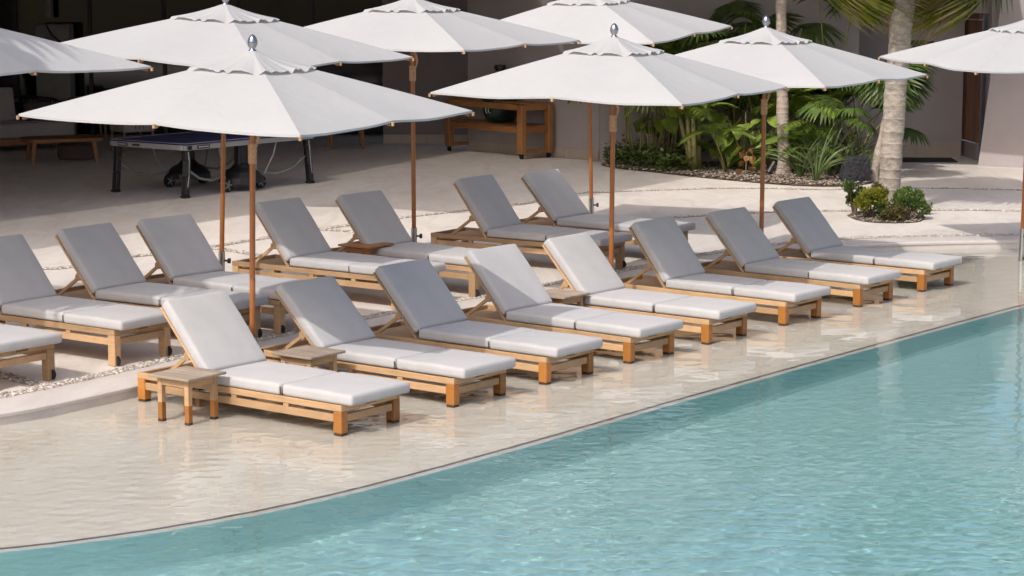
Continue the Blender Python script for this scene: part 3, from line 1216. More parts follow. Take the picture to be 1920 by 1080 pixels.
for yy in (-1, 1):
    g = B()
    g.box((0, yy * .55, .52), (.20, .12, .5), None, .02)
    g.lathe([(.34, .12), (.33, .2), (.26, .28), (.15, .34), (.1, .4)], 18, (0, yy * .55, 0))
    g.obj('wheel_housing', M['black'], tt)
    for s in (-1, 1):
        g = B()
        m_ = Matrix.Translation((s * .36, yy * .6, .10)) @ Matrix.Rotation(pi / 2, 4, 'X')
        bmesh.ops.create_cone(g.bm, cap_ends=True, segments=20, radius1=.10, radius2=.10, depth=.05, matrix=m_)
        wh = g.obj('wheel', M['rubber'], tt)
        g = B()
        for k in range(5):
            a = k * 2 * pi / 5
            g.bar((s * .36, yy * .6 - .03, .10), (s * .36 + .075 * cos(a), yy * .6 - .03, .10 + .075 * sin(a)), .02, .012, up=(0, 1, 0))
        g.obj('spoke', M['tt_tube'], wh)
g = B()
g.tube([(.12, -.66, .16), (.12, -.66, .56), (.14, -.66, .60), (.19, -.66, .60), (.21, -.66, .56), (.21, -.66, .18)], .011, 6)
g.obj('lock_handle', M['tt_tube'], tt)
# maker plates: dark plates with pale, unreadable print
for (x, y, sx, sy, nm) in ((-TL / 2 - .0005, .50, .0, .20, 'maker_plate'), (-1.02, -TW / 2 - .0005, .26, 0, 'maker_plate')):
    pl = B().box((x, y, TZ - .06), (max(sx, .008), max(sy, .008), .048), None, .002).obj(nm, M['black'], tt)
    B().box((x - (.002 if sy else 0), y - (.002 if sx else 0), TZ - .06), (max(sx * .8, .009), max(sy * .8, .009), .016)).obj('print', M['mark'], pl)
B().box((-TL / 2 - .0005, .22, TZ - .06), (.008, .15, .026)).obj('print', M['black'], tt)
B().box((-1.30, -TW / 2 - .002, TZ - .062), (.08, .01, .055), None, .012).obj('print', M['black'], tt)

# ------------------------------------------------------------------ grill on its cart
CA = math.atan2(37.80 - 39.64, .18 + 1.24)            # along the front edge
ct = empty('grill_cart', ((.18 - 1.24) / 2 + .36 * .792, (37.80 + 39.64) / 2 + .36 * .611, DECK), CA)
tag(ct, 'oiled wooden grill cart on castors against the mauve wall', 'cart')
CL, CW, CH = 2.26, .72, .94
for sx in (-1, 1):
    for sy in (-1, 1):
        l = B().box((sx * (CL / 2 - .07), sy * (CW / 2 - .06), .09 + (CH - .09) / 2), (.14, .11, CH - .09), None, .008).obj('leg', M['teak_oil'], ct)
        g = B()
        m_ = Matrix.Translation((sx * (CL / 2 - .07), sy * (CW / 2 - .06), .045)) @ Matrix.Rotation(pi / 2, 4, 'X')
        bmesh.ops.create_cone(g.bm, cap_ends=True, segments=14, radius1=.045, radius2=.045, depth=.035, matrix=m_)
        g.box((sx * (CL / 2 - .07), sy * (CW / 2 - .06), .082), (.06, .06, .014))
        g.obj('castor', M['rubber'], l)
    B().box((sx * (CL / 2 - .07), 0, .125), (.10, CW - .22, .06), None, .004).obj('bottom_rail', M['teak_oil'], ct)
for nm, z in (('top_frame', CH - .045), ('shelf_frame', .50)):
    g = B()
    for sy in (-1, 1):
        g.box((0, sy * (CW / 2 - .03), z), (CL - .29, .045, .10), None, .004)
    for sx in (-1, 1):
        g.box((sx * (CL / 2 - .04), 0, z), (.045, CW - .24, .10), None, .004)
    fr = g.obj(nm, M['teak_oil'], ct)
    for i in range(7):
        yy = -CW / 2 + .09 + (CW - .18) * (i + .5) / 7
        if nm == 'top_frame' and 1 <= i <= 5:
            for (x0, x1) in ((-CL / 2 + .03, -.34), (.46, CL / 2 - .03)):
                B().box(((x0 + x1) / 2, yy, z + .063), (x1 - x0, (CW - .18) / 7 - .006, .022)).obj('slat', M['teak_oil'], fr)
        else:
            B().box((0, yy, z + .063), (CL - .06, (CW - .18) / 7 - .006, .022)).obj('slat', M['teak_oil'], fr)
M['egg'] = mat('dark_green_ceramic', (.008, .030, .026), .28, .25, 60, bmp=.5, bscale=45)
gr = empty('ceramic_grill', ct.matrix_basis @ Vector((.06, 0, .575)) if False else (0, 0, 0))
gr.matrix_basis = Matrix.Translation(ct.location) @ Matrix.Rotation(CA, 4, 'Z') @ Matrix.Translation((.06, 0, .577))
tag(gr, 'dark green egg-shaped ceramic grill set into the wooden cart', 'grill')
B().lathe([(.15, 0), (.24, .04), (.30, .16), (.325, .32), (.33, .44)], 28).obj('base', M['egg'], gr, True)
B().lathe([(.335, .44), (.336, .46), (.335, .475)], 28).obj('band', M['black'], gr)
B().lathe([(.33, .475), (.32, .60), (.28, .72), (.21, .82), (.12, .88), (.09, .90)], 28).obj('lid', M['egg'], gr, True)
B().lathe([(.085, .89), (.085, .93), (.105, .94), (.105, 1.0), (.09, 1.01)], 18).obj('chimney_cap', M['black'], gr)
B().bar((-.16, -.36, .60), (.16, -.36, .60), .05, .035, .008).obj('handle', M['teak_oil'], gr)
g = B()
g.tube([(.02, -.322, .27), (-.0, -.326, .24), (-.0, -.32, .20), (.02, -.312, .17)], .009, 6)
g.tube([(.07, -.316, .27), (.07, -.312, .19), (.12, -.303, .175)], .009, 6)
g.obj('emblem', M['mark'], gr)

# ------------------------------------------------------------------ lounge furniture in the dark
def rotm(a):
    return -a


AZ = radians(62)     # furniture rows run with the building
sf = empty('lounge_sofa', (-9.05, 39.9, DECK), radians(36))
tag(sf, 'long taupe sofa with loose back cushions at the left edge of the terrace', 'sofa')
B().box((-.2, 0, .17), (2.4, .85, .12), None, .01).obj('base', M['teak_oil'], sf)
for sx in (-1.3, .9):
    for sy in (-.35, .35):
        B().box((sx, sy, .055), (.07, .07, .11)).obj('leg', M['teak_oil'], sf)
cu = cushion_mesh('sofa_seat_cushion', 2.4, .88, .26, M['sofa'], .05)
part('seat_cushion', cu, sf, (-.2, 0, .37))
cb_ = cushion_mesh('sofa_back_cushion', .74, .20, .62, M['sofa'], .06)
for i, x in enumerate((-1.05, -.25)):
    part('back_cushion', cb_, sf, (x, .28, .80), (-.22, .05 * (i - 1), 0))
part('throw_pillow', cushion_mesh('throw_pillow', .50, .14, .34, M['cushion_dark'], .05), sf, (.52, .12, .66), (-.3, 0, .1))

tb = empty('coffee_table', (-7.72, 37.6, DECK), radians(20))
tag(tb, 'low round-edged wooden coffee table in front of the taupe sofa', 'coffee table')
g = B()
pts = []
for k in range(28):
    a = 2 * pi * k / 28
    c_, s_ = cos(a), sin(a)
    pts.append((.68 * math.copysign(abs(c_) ** .55, c_), .46 * math.copysign(abs(s_) ** .55, s_)))
g.prism(pts, .36, .41)
g.obj('top', M['teak_oil'], tb)
for sx in (-1, 1):
    for sy in (-1, 1):
        B().tube([(sx * .54, sy * .34, 0), (sx * .50, sy * .31, .36)], [.03, .042], 8).obj('leg', M['teak_oil'], tb)
st_ = B().lathe([(.30, 0), (.33, .03), (.33, .24), (.28, .27)], 24, (-7.55, 38.0, DECK + .01)).obj('dark_stool', M['cushion_dark'])
tag(st_, 'low dark round stool under the coffee table', 'stool')


def lounge_chair(x, y, rz, label, seatm, woodm, rope):
    c = empty('lounge_chair', (x, y, DECK), rz)
    tag(c, label, 'chair', 'terrace chairs')
    for sx in (-1, 1):
        for sy in (-1, 1):
            B().tube([(sx * .30, sy * .28, 0), (sx * .27, sy * .25, .42)], [.02, .028], 8).obj('leg', woodm, c)
    part('seat_cushion', cushion_mesh('chair_seat', .62, .60, .14, seatm, .04), c, (0, 0, .43))
    g = B()
    ring = [(.36 * cos(a), .34 * sin(a) + .02, .78 + .06 * sin(a)) for a in [radians(-25 + 230 * i / 16) for i in range(17)]]
    g.tube(ring, .022, 8)
    bk = g.obj('back_rail', woodm, c)
    g = B()
    for i in range(1, 16):
        p = Vector(ring[i])
        g.tube([p, Vector((p.x * .86, p.y * .86, .42))], .011, 5)
    g.obj('back_spindles', rope, c)
    return c


lounge_chair(-8.15, 42.2, radians(200), 'woven chair with pale curved back near the glazed front', M['sofa'], M['fan_dry'], M['fan_dry'])
lounge_chair(-9.1, 42.3, radians(160), 'dark rope chair beside the woven chair at the glazed front', M['cushion_dark'], M['black'], M['strap'])
lounge_chair(-6.85, 39.6, radians(215), 'taupe armchair behind the left end of the table tennis table', M['sofa'], M['teak_oil'], M['teak_oil'])
lounge_chair(-3.05, 40.3, radians(190), 'wooden chair with a dark seat behind the nearest umbrella canopy', M['cushion_dark'], M['teak_oil'], M['teak_oil'])
dt = empty('dining_table', (-9.3, 42.75, DECK), 0)
tag(dt, 'stone-topped table standing in the dark behind the sofa', 'table')
B().box((.2, -.05, .73), (1.5, .5, .05), None, .01).obj('top', M['cabinet'], dt)
for sx in (-.4, .8):
    B().box((sx, -.05, .35), (.08, .3, .7)).obj('leg', M['black'], dt)

# ------------------------------------------------------------------ planted bed
bed = [G(*p) for p in ((1128, 311), (1160, 317), (1220, 323), (1290, 331), (1370, 339), (1450, 346), (1520, 350), (1580, 350), (1625, 346), (1648, 338), (1662, 328))]
bedc = catmull([p[:2] for p in bed], 5)
g = B()
BP = [(p.x, p.y) for p in bedc] + [(6.0, 37.3), (1.6, 37.35)]
g.poly(BP, DECK + .012)
struct(g.obj('planting_bed', M['soil']))


def inside(x, y, poly):
    r = False
    j = len(poly) - 1
    for i in range(len(poly)):
        if (poly[i][1] > y) != (poly[j][1] > y) and x < (poly[j][0] - poly[i][0]) * (y - poly[i][1]) / (poly[j][1] - poly[i][1]) + poly[i][0]:
            r = not r
        j = i
    return r


sp = []
while len(sp) < 5200:
    x, y = random.uniform(1.4, 6.2), random.uniform(33.0, 36.9)
    if inside(x, y, BP):
        sp.append((x, y, DECK + .02 + random.uniform(0, .03), random.uniform(.010, .034)))
pebbles('bark_chips', sp, M['chips'], 'bark chips and gravel covering the planted bed', 'mulch')
PL = [G(*p) for p in ((1588, 405), (1606, 413), (1640, 418), (1690, 419), (1724, 416), (1734, 408), (1715, 398), (1660, 393), (1610, 397))]
plc = catmull([p[:2] for p in PL] + [PL[0][:2]], 5)[:-1]
g = B()
g.poly([(p.x, p.y) for p in plc], DECK + .010)
struct(g.obj('palm_planter_soil', M['soil']))
sp = []
pp_ = [(p.x, p.y) for p in plc]
while len(sp) < 900:
    x, y = random.uniform(4.2, 5.7), random.uniform(28.2, 30.6)
    if inside(x, y, pp_):
        sp.append((x, y, DECK + .016, random.uniform(.008, .022)))
pebbles('planter_gravel', sp, M['chips'], 'gravel and leaf litter round the foot of the large palm', 'gravel')


# leaf shapes -------------------------------------------------------------
def blade(V, F, pts, wid, nrm):
    """flat tapered ribbon along pts"""
    o = len(V)
    n = len(pts)
    for i, p in enumerate(pts):
        t = (pts[min(i + 1, n - 1)] - pts[max(i - 1, 0)]).normalized()
        sd_ = t.cross(nrm)
        if sd_.length < 1e-5:
            sd_ = Vector((1, 0, 0))
        sd_.normalize()
        V.append(p - sd_ * wid[i])
        V.append(p + sd_ * wid[i])
    for i in range(n - 1):
        F.append((o + 2 * i, o + 2 * i + 1, o + 2 * i + 3, o + 2 * i + 2))


def from_vf(name, V, F, m, mi=None, extra=()):
    me = bpy.data.meshes.new(name)
    me.from_pydata([tuple(v) for v in V], [], F)
    me.materials.append(m)
    for e in extra:
        me.materials.append(e)
    if mi:
        me.polygons.foreach_set('material_index', mi)
    return me


def fan_leaf(rnd, size, droop, n=30, spread=2.5, drytips=False):
    """palmate leaf: origin at the blade base, growing to +x"""
    V, F, MI = [], [], []
    for i in range(n):
        a = -spread + 2 * spread * i / (n - 1) + rnd.uniform(-.04, .04)
        L = size * (1 - .28 * (abs(a) / spread) ** 2) * rnd.uniform(.88, 1.05)
        d = Vector((cos(a), sin(a), 0))
        pts = []
        K = 7
        for k in range(K + 1):
            t = k / K
            z = .05 * size * sin(pi * min(1, t * 1.4)) - droop * size * max(0, t - .35) ** 2 * 1.6 - .05 * size * (a / spread) ** 2 * t
            z += (-1 if i % 2 else 1) * .006
            pts.append(d * (L * t * (1 - .22 * droop * max(0, t - .4))) + Vector((0, 0, z)))
        w0 = size * spread / n * .95
        wid = [w0 * (.05 + .95 * min(1, (k / K) / .5)) * (1 - max(0, (k / K - .5) / .5) ** 1.3 * .95) for k in range(K + 1)]
        f0 = len(F)
        blade(V, F, pts, wid, Vector((0, 0, 1)))
        MI += [1 if (drytips and k >= K - 1 and rnd.random() < .75) else 0 for k in range(K)]
    return V, F, MI


def frond(rnd, L, droop, n=30, leaf=.42, up=.5):
    """feather leaf: rachis from origin along +x rising then arching over"""
    V, F = [], []
    K = 12
    R_ = []
    for k in range(K + 1):
        t = k / K
        R_.append(Vector((L * t * (1 - .12 * t), 0, up * L * t - droop * L * t * t)))
    blade(V, F, R_, [.010 * (1 - .8 * k / K) for k in range(K + 1)], Vector((0, 0, 1)))
    for i in range(n):
        t = .14 + .86 * i / (n - 1)
        k = min(K - 1, int(t * K))
        p = R_[k].lerp(R_[k + 1], t * K - k)
        tg = (R_[k + 1] - R_[k]).normalized()
        ll = leaf * (.45 + .55 * sin(pi * min(1, t * .93 + .08))) * rnd.uniform(.85, 1.1)
        for s in (-1, 1):
            side = Vector((0, s, 0))
            d = (tg * (.45 + .55 * t) + side * (1.0 - .35 * t) + Vector((0, 0, .30))).normalized()
            pts = [p + d * (ll * q) + Vector((0, 0, -.45 * ll * q * q)) for q in (0, .3, .6, .85, 1)]
            w0 = .017 * (L / 1.2) ** .5
            blade(V, F, pts, [w0 * .5, w0, w0 * .9, w0 * .5, .001], Vector((rnd.uniform(-.3, .3), 0, 1)))
    return V, F


def heart_leaf(rnd, size):
    V, F = [], []
    K = 7
    prof_ = [.0, .33, .45, .43, .36, .25, .12, .0]
    back = [-.0, -.13, -.02, .06, .03, .01, 0, 0]
    mid, lf, rt = [], [], []
    for k in range(K + 1):
        t = k / K
        z = -.16 * size * t * t
        mid.append(Vector((size * t, 0, z - .02 * size)))
        wv = .03 * size * sin(k * 1.7)
        x = size * (t + back[k])
        lf.append(Vector((x, size * prof_[k], z + .06 * size * prof_[k] * 2 + wv)))
        rt.append(Vector((x, -size * prof_[k], z + .06 * size * prof_[k] * 2 - wv)))
    o = 0
    for k in range(K + 1):
        V += [lf[k], mid[k], rt[k]]
    for k in range(K):
        a = 3 * k
        F.append((a, a + 1, a + 4, a + 3))
        F.append((a + 1, a + 2, a + 5, a + 4))
    return V, F


rl = random.Random(11)
FAN = []
for i in range(4):
    V, F, MI = fan_leaf(rl, .55, .35 + .2 * i / 3, 26, 2.1)
    FAN.append(from_vf('fan_leaf', V, F, M['fan']))
FRO = []
for i in range(5):
    V, F = frond(rl, .95 * rl.uniform(.85, 1.15), .45 + .12 * i, 30, .30, .6)
    FRO.append(from_vf('frond', V, F, M['areca']))
FROL = []
for i in range(3):
    V, F = frond(rl, .85, .75 + .15 * i, 24, .30)
    FROL.append(from_vf('frond', V, F, M['areca_young']))
HRT = []
for i in range(4):
    V, F = heart_leaf(rl, .32 * rl.uniform(.85, 1.2))
    HRT.append(from_vf('leaf', V, F, M['broad']))


def leaf_on(parent, name, me, loc, az, el, roll=0, sc=1.0):
    o = bpy.data.objects.new(name, me)
    COL.objects.link(o)
    o.parent = parent
    o.location = loc
    o.rotation_euler = (Matrix.Rotation(az, 3, 'Z') @ Matrix.Rotation(-el, 3, 'Y') @ Matrix.Rotation(roll, 3, 'X')).to_euler()
    o.scale = (sc, sc, sc)
    return o


def areca(x, y, label, canes, hgt, seed, nf=7, thick=.02, fr=None, sc=1.0):
    r = random.Random(seed)
    t = empty('areca_palm', (x, y, DECK))
    tag(t, label, 'palm', 'palms in the planted bed')
    for c in range(canes):
        a = r.uniform(0, 6.28)
        rad = r.uniform(.03, .22)
        h = hgt * r.uniform(.65, 1.05)
        ln = r.uniform(.05, .30)
        b0 = Vector((rad * cos(a), rad * sin(a), 0))
        b1 = b0 + Vector((ln * cos(a), ln * sin(a), h))
        cane = B().tube([b0, b0.lerp(b1, .35) + Vector((0, 0, .02)), b0.lerp(b1, .7), b1], [thick * 1.4, thick, thick * .9, thick * .6], 7).obj('cane', M['stem'], t, True)
        for k in range(nf):
            az = a + r.uniform(-1.2, 1.2) + k * 2.4
            leaf_on(t, 'frond', r.choice(fr or FRO), b1 - Vector((0, 0, r.uniform(0, .25))), az, r.uniform(.25, 1.0), r.uniform(-.3, .3), sc * r.uniform(.75, 1.15))
    return t


def fan_palm(x, y, label, h, n, seed, sc=1.0):
    r = random.Random(seed)
    t = empty('fan_palm', (x, y, DECK))
    tag(t, label, 'palm', 'palms in the planted bed')
    B().tube([(0, 0, 0), (.02, 0, h * .3)], [.07, .05], 8).obj('trunk', M['twig'], t, True)
    for k in range(n):
        az = k * 2.4 + r.uniform(-.3, .3)
        el = r.uniform(.35, 1.25)
        L = h * .7 * r.uniform(.8, 1.05)
        b0 = Vector((0, 0, h * .25))
        b1 = b0 + Vector((cos(az) * cos(el), sin(az) * cos(el), sin(el))) * L
        B().tube([b0, b0.lerp(b1, .5) + Vector((0, 0, .04)), b1], [.013, .011, .009], 5).obj('petiole', M['stem'], t, True)
        leaf_on(t, 'fan_leaf', r.choice(FAN), b1, az, el - .75, r.uniform(-.5, .5), sc * r.uniform(.8, 1.15))
    return t


def at(px, py):
    return G(px, py)


areca(*at(1195, 309)[:2], 'dark areca palm at the shaded left end of the bed', 7, 1.5, 1, 6, .015)
areca(*at(1240, 312)[:2], 'thin-caned areca palm second from the left end of the bed', 8, 1.8, 2, 6, .014)
areca(*at(1270, 306)[:2], 'tall areca palm close to the wall in the shaded half of the bed', 6, 2.0, 22, 6, .016)
areca(*at(1310, 322)[:2], 'areca palm with thick yellowish canes at the sunlit edge of the shade', 5, 1.25, 3, 7, .045)
areca(*at(1380, 312)[:2], 'sunlit areca palm left of the slender palm trunk', 6, 1.45, 4, 7, .018)
areca(*at(1435, 315)[:2], 'feathery areca palm directly behind the umbrella pole', 6, 1.35, 5, 7, .018)
areca(*at(1505, 318)[:2], 'arching areca palm right of the slender trunk', 6, 1.2, 6, 7, .018)
areca(*at(1535, 328)[:2], 'low bright green areca palm among the strap leaves', 4, .65, 7, 5, .014, FROL, 1.0)
areca(*at(1368, 325)[:2], 'small yellow green palm with curved fronds in front of the broad leaves', 2, .6, 71, 4, .014, FROL, .8)
fan_palm(2.6, 36.7, 'fan palm high against the wall at the left of the bed', 2.3, 9, 31, .95)
fan_palm(3.7, 36.6, 'fan palm rising behind the third white umbrella', 3.0, 10, 8, 1.15)
fan_palm(5.25, 36.4, 'tall fan palm beside the doorway opening', 3.1, 10, 9, 1.2)
fan_palm(*at(1585, 322)[:2], 'dark fan palm above the black rock speaker', 1.75, 10, 10, .95)
fan_palm(*at(1612, 326)[:2], 'small fan palm at the right end of the bed', 1.35, 8, 12, .8)


def broad(x, y, label, n, h, seed, dead=0):
    r = random.Random(seed)
    t = empty('broad_leaf_plant', (x, y, DECK))
    tag(t, label, 'plant', 'broad leaved plants in the bed')
    for k in range(n):
        az = r.uniform(0, 6.28)
        hh = h * r.uniform(.35, 1.0)
        rad = r.uniform(.08, .36)
        b1 = Vector((rad * cos(az), rad * sin(az), hh))
        B().tube([(0, 0, 0), b1 * .5 + Vector((0, 0, .08)), b1], [.010, .009, .007], 5).obj('stalk', M['stem'], t, True)
        o = leaf_on(t, 'leaf', r.choice(HRT), b1, az + r.uniform(-.6, .6), r.uniform(-.9, -.1), r.uniform(-.5, .5), r.uniform(.8, 1.25))
        if k < dead:
            o.location.z *= .5
    return t


def dead_plant(x, y, label):
    t = empty('withered_plant', (x, y, DECK))
    tag(t, label, 'plant')
    r = random.Random(3)
    for k in range(14):
        V, F = heart_leaf(r, r.uniform(.09, .15))
        me = from_vf('leaf', V, F, M['dead'])
        leaf_on(t, 'leaf', me, (r.uniform(-.12, .12), r.uniform(-.1, .1), r.uniform(.12, .5)), r.uniform(0, 6.28), r.uniform(-1.4, -.5), r.uniform(-.6, .6))
    B().tube([(0, 0, 0), (.01, 0, .4)], .012, 5).obj('stalk', M['twig'], t)


broad(*at(1352, 318)[:2], 'broad yellow green leaves left of the withered leaf', 11, .95, 41)
broad(*at(1395, 322)[:2], 'tall broad leaved plant behind the withered leaf', 13, 1.15, 42)
broad(*at(1440, 322)[:2], 'broad leaved plant at the foot of the slender trunk', 9, .95, 43)
broad(*at(1490, 325)[:2], 'broad leaves just right of the slender trunk', 8, 1.05, 44)
broad(*at(1225, 314)[:2], 'broad leaved plant in deep shade at the left of the bed', 7, 1.0, 45)
dead_plant(*at(1398, 333)[:2], 'withered orange leaves hanging low at the front of the bed')

STR = []
for i in range(3):
    V, F = [], []
    for k in range(34):
        az = rl.uniform(0, 6.28)
        L = rl.uniform(.5, 1.05)
        ln = rl.uniform(.25, 1.0)
        pts = []
        for q in range(7):
            t = q / 6
            pts.append(Vector((cos(az), sin(az), 0)) * (L * ln * (.15 * t + .85 * t * t) + .03) + Vector((0, 0, L * (t - .42 * ln * t * t * 1.3))))
        wd = rl.uniform(.007, .013)
        blade(V, F, pts, [wd, wd * 1.1, wd * 1.1, wd, wd * .8, wd * .5, .001], Vector((cos(az + .3), sin(az + .3), .4)))
    STR.append(from_vf('blades', V, F, M['strapleaf']))
strap = [(1500, 336, 1.0), (1530, 343, 1.05), (1552, 334, 1.1), (1575, 330, 1.1), (1606, 333, 1.0), (1628, 338, .7), (1518, 328, 1.1), (1590, 322, 1.1), (1643, 341, .55)]
names = ['clump of narrow strap leaves nearest the slender trunk', 'upright strap leaf clump at the front edge of the bed', 'strap leaf clump in the middle of the grassy group',
         'strap leaf clump left of the black rock speaker', 'strap leaf clump behind the black rock speaker', 'small strap leaf clump right of the black rock speaker',
         'strap leaf clump behind the front grassy group', 'arching strap leaf clump against the fan palms', 'tiny strap leaf tuft at the foot of the leaning trunk']
for i, (px, py, sc) in enumerate(strap):
    p = at(px, py)
    t = empty('strap_leaf_plant', p, i * 1.1)
    tag(t, names[i], 'plant', 'strap leaved plants in the bed')
    part('blades', STR[i % 3], t).scale = (sc, sc, sc)

# low ground cover at the left end of the bed
V, F = [], []
r = random.Random(5)
for k in range(2600):
    x, y = G(r.uniform(1135, 1300), r.uniform(300, 326))[:2]
    if not inside(x, y, BP):
        continue
    z = DECK + r.uniform(.03, .30) * (1 if r.random() < .8 else 1.5)
    az, el = r.uniform(0, 6.28), r.uniform(-.6, .6)
    d = Vector((cos(az) * cos(el), sin(az) * cos(el), sin(el)))
    s = r.uniform(.03, .06)
    p = Vector((x, y, z))
    blade(V, F, [p, p + d * s, p + d * 2 * s], [.002, s * .6, .002], Vector((r.uniform(-1, 1), r.uniform(-1, 1), 1)))
gc = link(bpy.data.objects.new('ground_cover', from_vf('ground_cover', V, F, M['ground_leaf'])))
gc['kind'] = 'stuff'
gc['label'] = 'low leafy ground cover at the shaded end of the bed'
gc['category'] = 'ground cover'

# black rock speaker and spot light in the bed
from mathutils import noise as mnoise
g = B()
bmesh.ops.create_cube(g.bm, size=1.0)
bmesh.ops.subdivide_edges(g.bm, edges=list(g.bm.edges), cuts=13, use_grid_fill=True)
for v in g.bm.verts:
    c = v.co.copy()
    k = c.length / max(abs(c.x), abs(c.y), abs(c.z)) / 1.732
    c *= 1 - .22 * k ** 3
    n = mnoise.noise(c * 4.0) * .10 + mnoise.noise(c * 13) * .07 + mnoise.noise(c * 27) * .04
    c *= 1 + n
    v.co = Vector((c.x * (.47 - .10 * (c.z + .5)) + .05 * c.z, c.y * .36, (c.z + .46) * .45))
rk = g.obj('rock_speaker', M['rock'])
rk.location = G(1603, 344)
rk.rotation_euler = (0, 0, .25)
tag(rk, 'black lava rock speaker at the front of the bed', 'speaker')
sp_ = empty('spot_light', G(1444, 331))
tag(sp_, 'small black garden spot light beside the slender palm trunk', 'spot light')
B().tube([(0, 0, 0), (0, 0, .08)], .02, 8).obj('spike', M['black'], sp_)
B().tube([(-.03, -.02, .06), (.07, .05, .22)], .045, 12).obj('lamp_head', M['black'], sp_)


# ------------------------------------------------------------------ palms with trunks
def ringed(pts, r0, r1, step, m, name, parent, seed, wob=.02, n=22):
    """trunk of slightly irregular rings"""
    r = random.Random(seed)
    pts = [Vector(p) for p in pts]
    L = sum((pts[i + 1] - pts[i]).length for i in range(len(pts) - 1))
    ring, rad = [], []
    s = 0
    while s < L:
        st = step * r.uniform(.75, 1.25)
        for q, e in ((0, 1.022), (.05, 1.036), (.10, 1.0), (.16, .985), (.55, .994), (.97, 1.004)):
            ring.append(s + q * st)
            rad.append(e * (1 + r.uniform(-.008, .008)))
        s += st
    P_, R_ = [], []
    for s, e in zip(ring, rad):
        if s > L:
            break
        t = s / L
        acc, i = s, 0
        while i < len(pts) - 2 and acc > (pts[i + 1] - pts[i]).length:
            acc -= (pts[i + 1] - pts[i]).length
            i += 1
        P_.append(pts[i].lerp(pts[i + 1], acc / (pts[i + 1] - pts[i]).length))
        R_.append((r0 + (r1 - r0) * t) * e * (1 + .35 * max(0, .06 - t) / .06))
    g = B().tube(P_, R_, n)
    for v in g.bm.verts:
        v.co.x += mnoise.noise(v.co * 4) * wob
        v.co.y += mnoise.noise(v.co * 4 + Vector((9, 0, 0))) * wob
    o = g.obj(name, m, parent)
    shade_auto(o, 50)
    return o


def skirt_leaf(seed, size, droop, dry=True):
    r = random.Random(seed)
    V, F, MI = fan_leaf(r, size, droop, 34, 1.25, dry)
    return from_vf('fan_leaf', V, F, M['fan_skirt'], MI, (M['fan_dry'],))


SK = [skirt_leaf(i, .95, 1.5 + .3 * (i % 3)) for i in range(6)]
GRN = []
for i in range(3):
    V, F, MI = fan_leaf(random.Random(50 + i), 1.0, .7, 34, 2.2)
    GRN.append(from_vf('fan_leaf', V, F, M['fan']))


def big_palm(base, topo, r0, r1, label, seed, skirt, crown, trunkm, step=.15, pet=.8, cr=1.0):
    r = random.Random(seed)
    t = empty('palm_tree', base)
    tag(t, label, 'palm tree')
    b = Vector((0, 0, 0))
    tp = Vector(topo) - Vector(base)
    mid = b.lerp(tp, .5) + Vector((-.03, 0, 0))
    ringed([b, b.lerp(tp, .25) + Vector((-.015, 0, 0)), mid, b.lerp(tp, .75) + Vector((-.02, 0, 0)), tp], r0, r1, step, trunkm, 'trunk', t, seed)
    for (az, el, L, sc, kind) in skirt + crown:
        d = Vector((cos(az) * cos(el), sin(az) * cos(el), sin(el)))
        p = tp + Vector((0, 0, r.uniform(-.1, .25)))
        q = p + d * L
        q.z -= .12 * L
        B().tube([p, p.lerp(q, .5) + Vector((0, 0, .07 * L)), q], [.022, .017, .012], 6).obj('petiole', M['stem'], t, True)
        leaf_on(t, 'fan_leaf', r.choice(SK if kind == 's' else GRN), q, az, el - (.95 if kind == 's' else .3), r.uniform(-.5, .5), sc)
    return t


pb0 = G(1664, 398)
ptop = AY(1697, 0, 29.85)
dirp = (ptop - pb0)
ptop2 = pb0 + dirp * 1.25
r = random.Random(4)
sk = []
# drooping lower fronds at the left and right of the trunk, as seen in the picture
for az in (178, 165, 150, 135, 185, 0, 14, -8, 28, 45, 62, 8, 20, 36):
    sk.append((radians(az + r.uniform(-6, 6)), radians(r.uniform(-22, 6)), r.uniform(.5, 1.15), r.uniform(.75, .95), 's'))
cr = []
for k in range(22):
    cr.append((k * 2.4, radians(r.uniform(5, 65)), r.uniform(.7, 1.0), r.uniform(.95, 1.2), 'c'))
big_palm(pb0, ptop2, .145, .155, 'large palm with a pale ringed trunk and hanging dry fronds in the round planter', 3, sk, cr, M['trunk'])
ps = G(1470, 331)
pst = AY(1467, 0, ps.y + .05)
big_palm(ps, ps + (pst - ps) * 1.5, .098, .082, 'slender grey palm trunk in the bed behind the third umbrella', 5, [],
         [(k * 2.4, radians(r.uniform(0, 60)), .8, 1.0, 'c') for k in range(16)], M['trunk2'], .10)
pl_ = G(1636, 342)
lt = empty('leaning_palm_trunk', pl_)
tag(lt, 'short pale leaning palm trunk half hidden behind the large palm', 'palm tree')
e_ = AY(1662, 215, pl_.y + .1) - pl_
ringed([(0, 0, 0), e_ * .5, e_, e_ * 1.5], .07, .05, .11, M['trunk2'], 'trunk', lt, 9)
for k in range(8):
    leaf_on(lt, 'fan_leaf', GRN[k % 3], e_ * 1.5, k * 2.4, r.uniform(.3, 1.0), 0, .7)
# palms outside the frame whose fronds dapple the left umbrella and the right-hand wall
big_palm(Vector((-7.5, 15.9, DECK)), Vector((-7.45, 15.9, 6.3)), .15, .13, 'palm beyond the left edge dappling the left umbrella', 21, [],
         [(k * 2.4, radians(r.uniform(-25, 55)), r.uniform(.7, 1.1), r.uniform(1.1, 1.4), 'c') for k in range(22)], M['trunk'])
big_palm(Vector((8.7, 33.2, DECK)), Vector((8.55, 33.1, 5.2)), .15, .13, 'palm beyond the right edge dappling the right-hand wall', 23, [],
         [(k * 2.4, radians(r.uniform(-25, 55)), r.uniform(.7, 1.1), r.uniform(1.0, 1.3), 'c') for k in range(20)], M['trunk'])


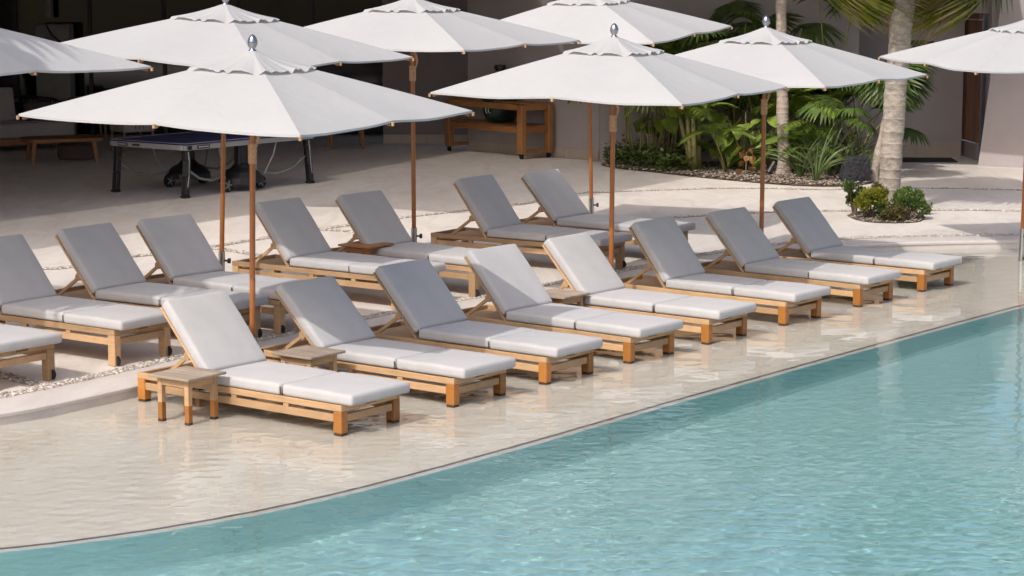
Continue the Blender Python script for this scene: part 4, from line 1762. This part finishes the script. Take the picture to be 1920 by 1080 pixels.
# ------------------------------------------------------------------ small shrubs round the large palm
def shrub(px, py, w, h, m, label, seed, n=1500, z0=.0):
    r = random.Random(seed)
    p = G(px, py)
    t = empty('shrub', p)
    tag(t, label, 'shrub', 'clipped shrubs round the large palm')
    V, F = [], []
    lob = [(Vector((r.uniform(-.5, .5) * w, r.uniform(-.4, .4) * w, z0 + h * r.uniform(.22, .82))), w * r.uniform(.18, .32)) for _ in range(10)]
    for k in range(n):
        c, rad = r.choice(lob)
        d = Vector((r.gauss(0, 1), r.gauss(0, 1), r.gauss(0, 1))).normalized()
        q = c + d * rad * r.uniform(.55, 1.08)
        if q.z < .03:
            continue
        dd = (d + Vector((r.uniform(-.8, .8), r.uniform(-.8, .8), r.uniform(0, .9)))).normalized()
        s = r.uniform(.012, .024)
        blade(V, F, [q, q + dd * s, q + dd * 2.1 * s], [.002, s * .62, .001], Vector((r.uniform(-1, 1), r.uniform(-1, 1), r.uniform(.2, 1))))
    cn = link(bpy.data.objects.new('foliage', from_vf('foliage', V, F, m)), t)
    g = B()
    for c, rad in lob:
        g.tube([(r.uniform(-.04, .04), r.uniform(-.04, .04), 0), c * .5 + Vector((r.uniform(-.03, .03), 0, 0)), c], [.012, .009, .004], 5)
    g.obj('stems', M['twig'], t)


shrub(1603, 404, .23, .42, M['shrub_g'], 'small dark green shrub on bare stems at the left of the palm', 1, 1200, .08)
shrub(1630, 409, .32, .45, M['shrub_y'], 'yellow variegated shrub left of the palm trunk', 2, 2600)
shrub(1648, 399, .20, .44, M['shrub_b'], 'bronze shrub against the left side of the palm trunk', 3, 1300)
shrub(1668, 414, .24, .22, M['shrub_g'], 'low shrub in front of the palm trunk', 4, 1500)
shrub(1678, 416, .24, .20, M['shrub_b'], 'low brownish shrub at the front of the palm planter', 5, 900)
shrub(1707, 413, .31, .45, M['shrub_g'], 'round green shrub at the right of the palm trunk', 6, 2800)
shrub(1738, 402, .10, .16, M['shrub_g'], 'tiny green tuft at the right end of the palm planter', 7, 220)
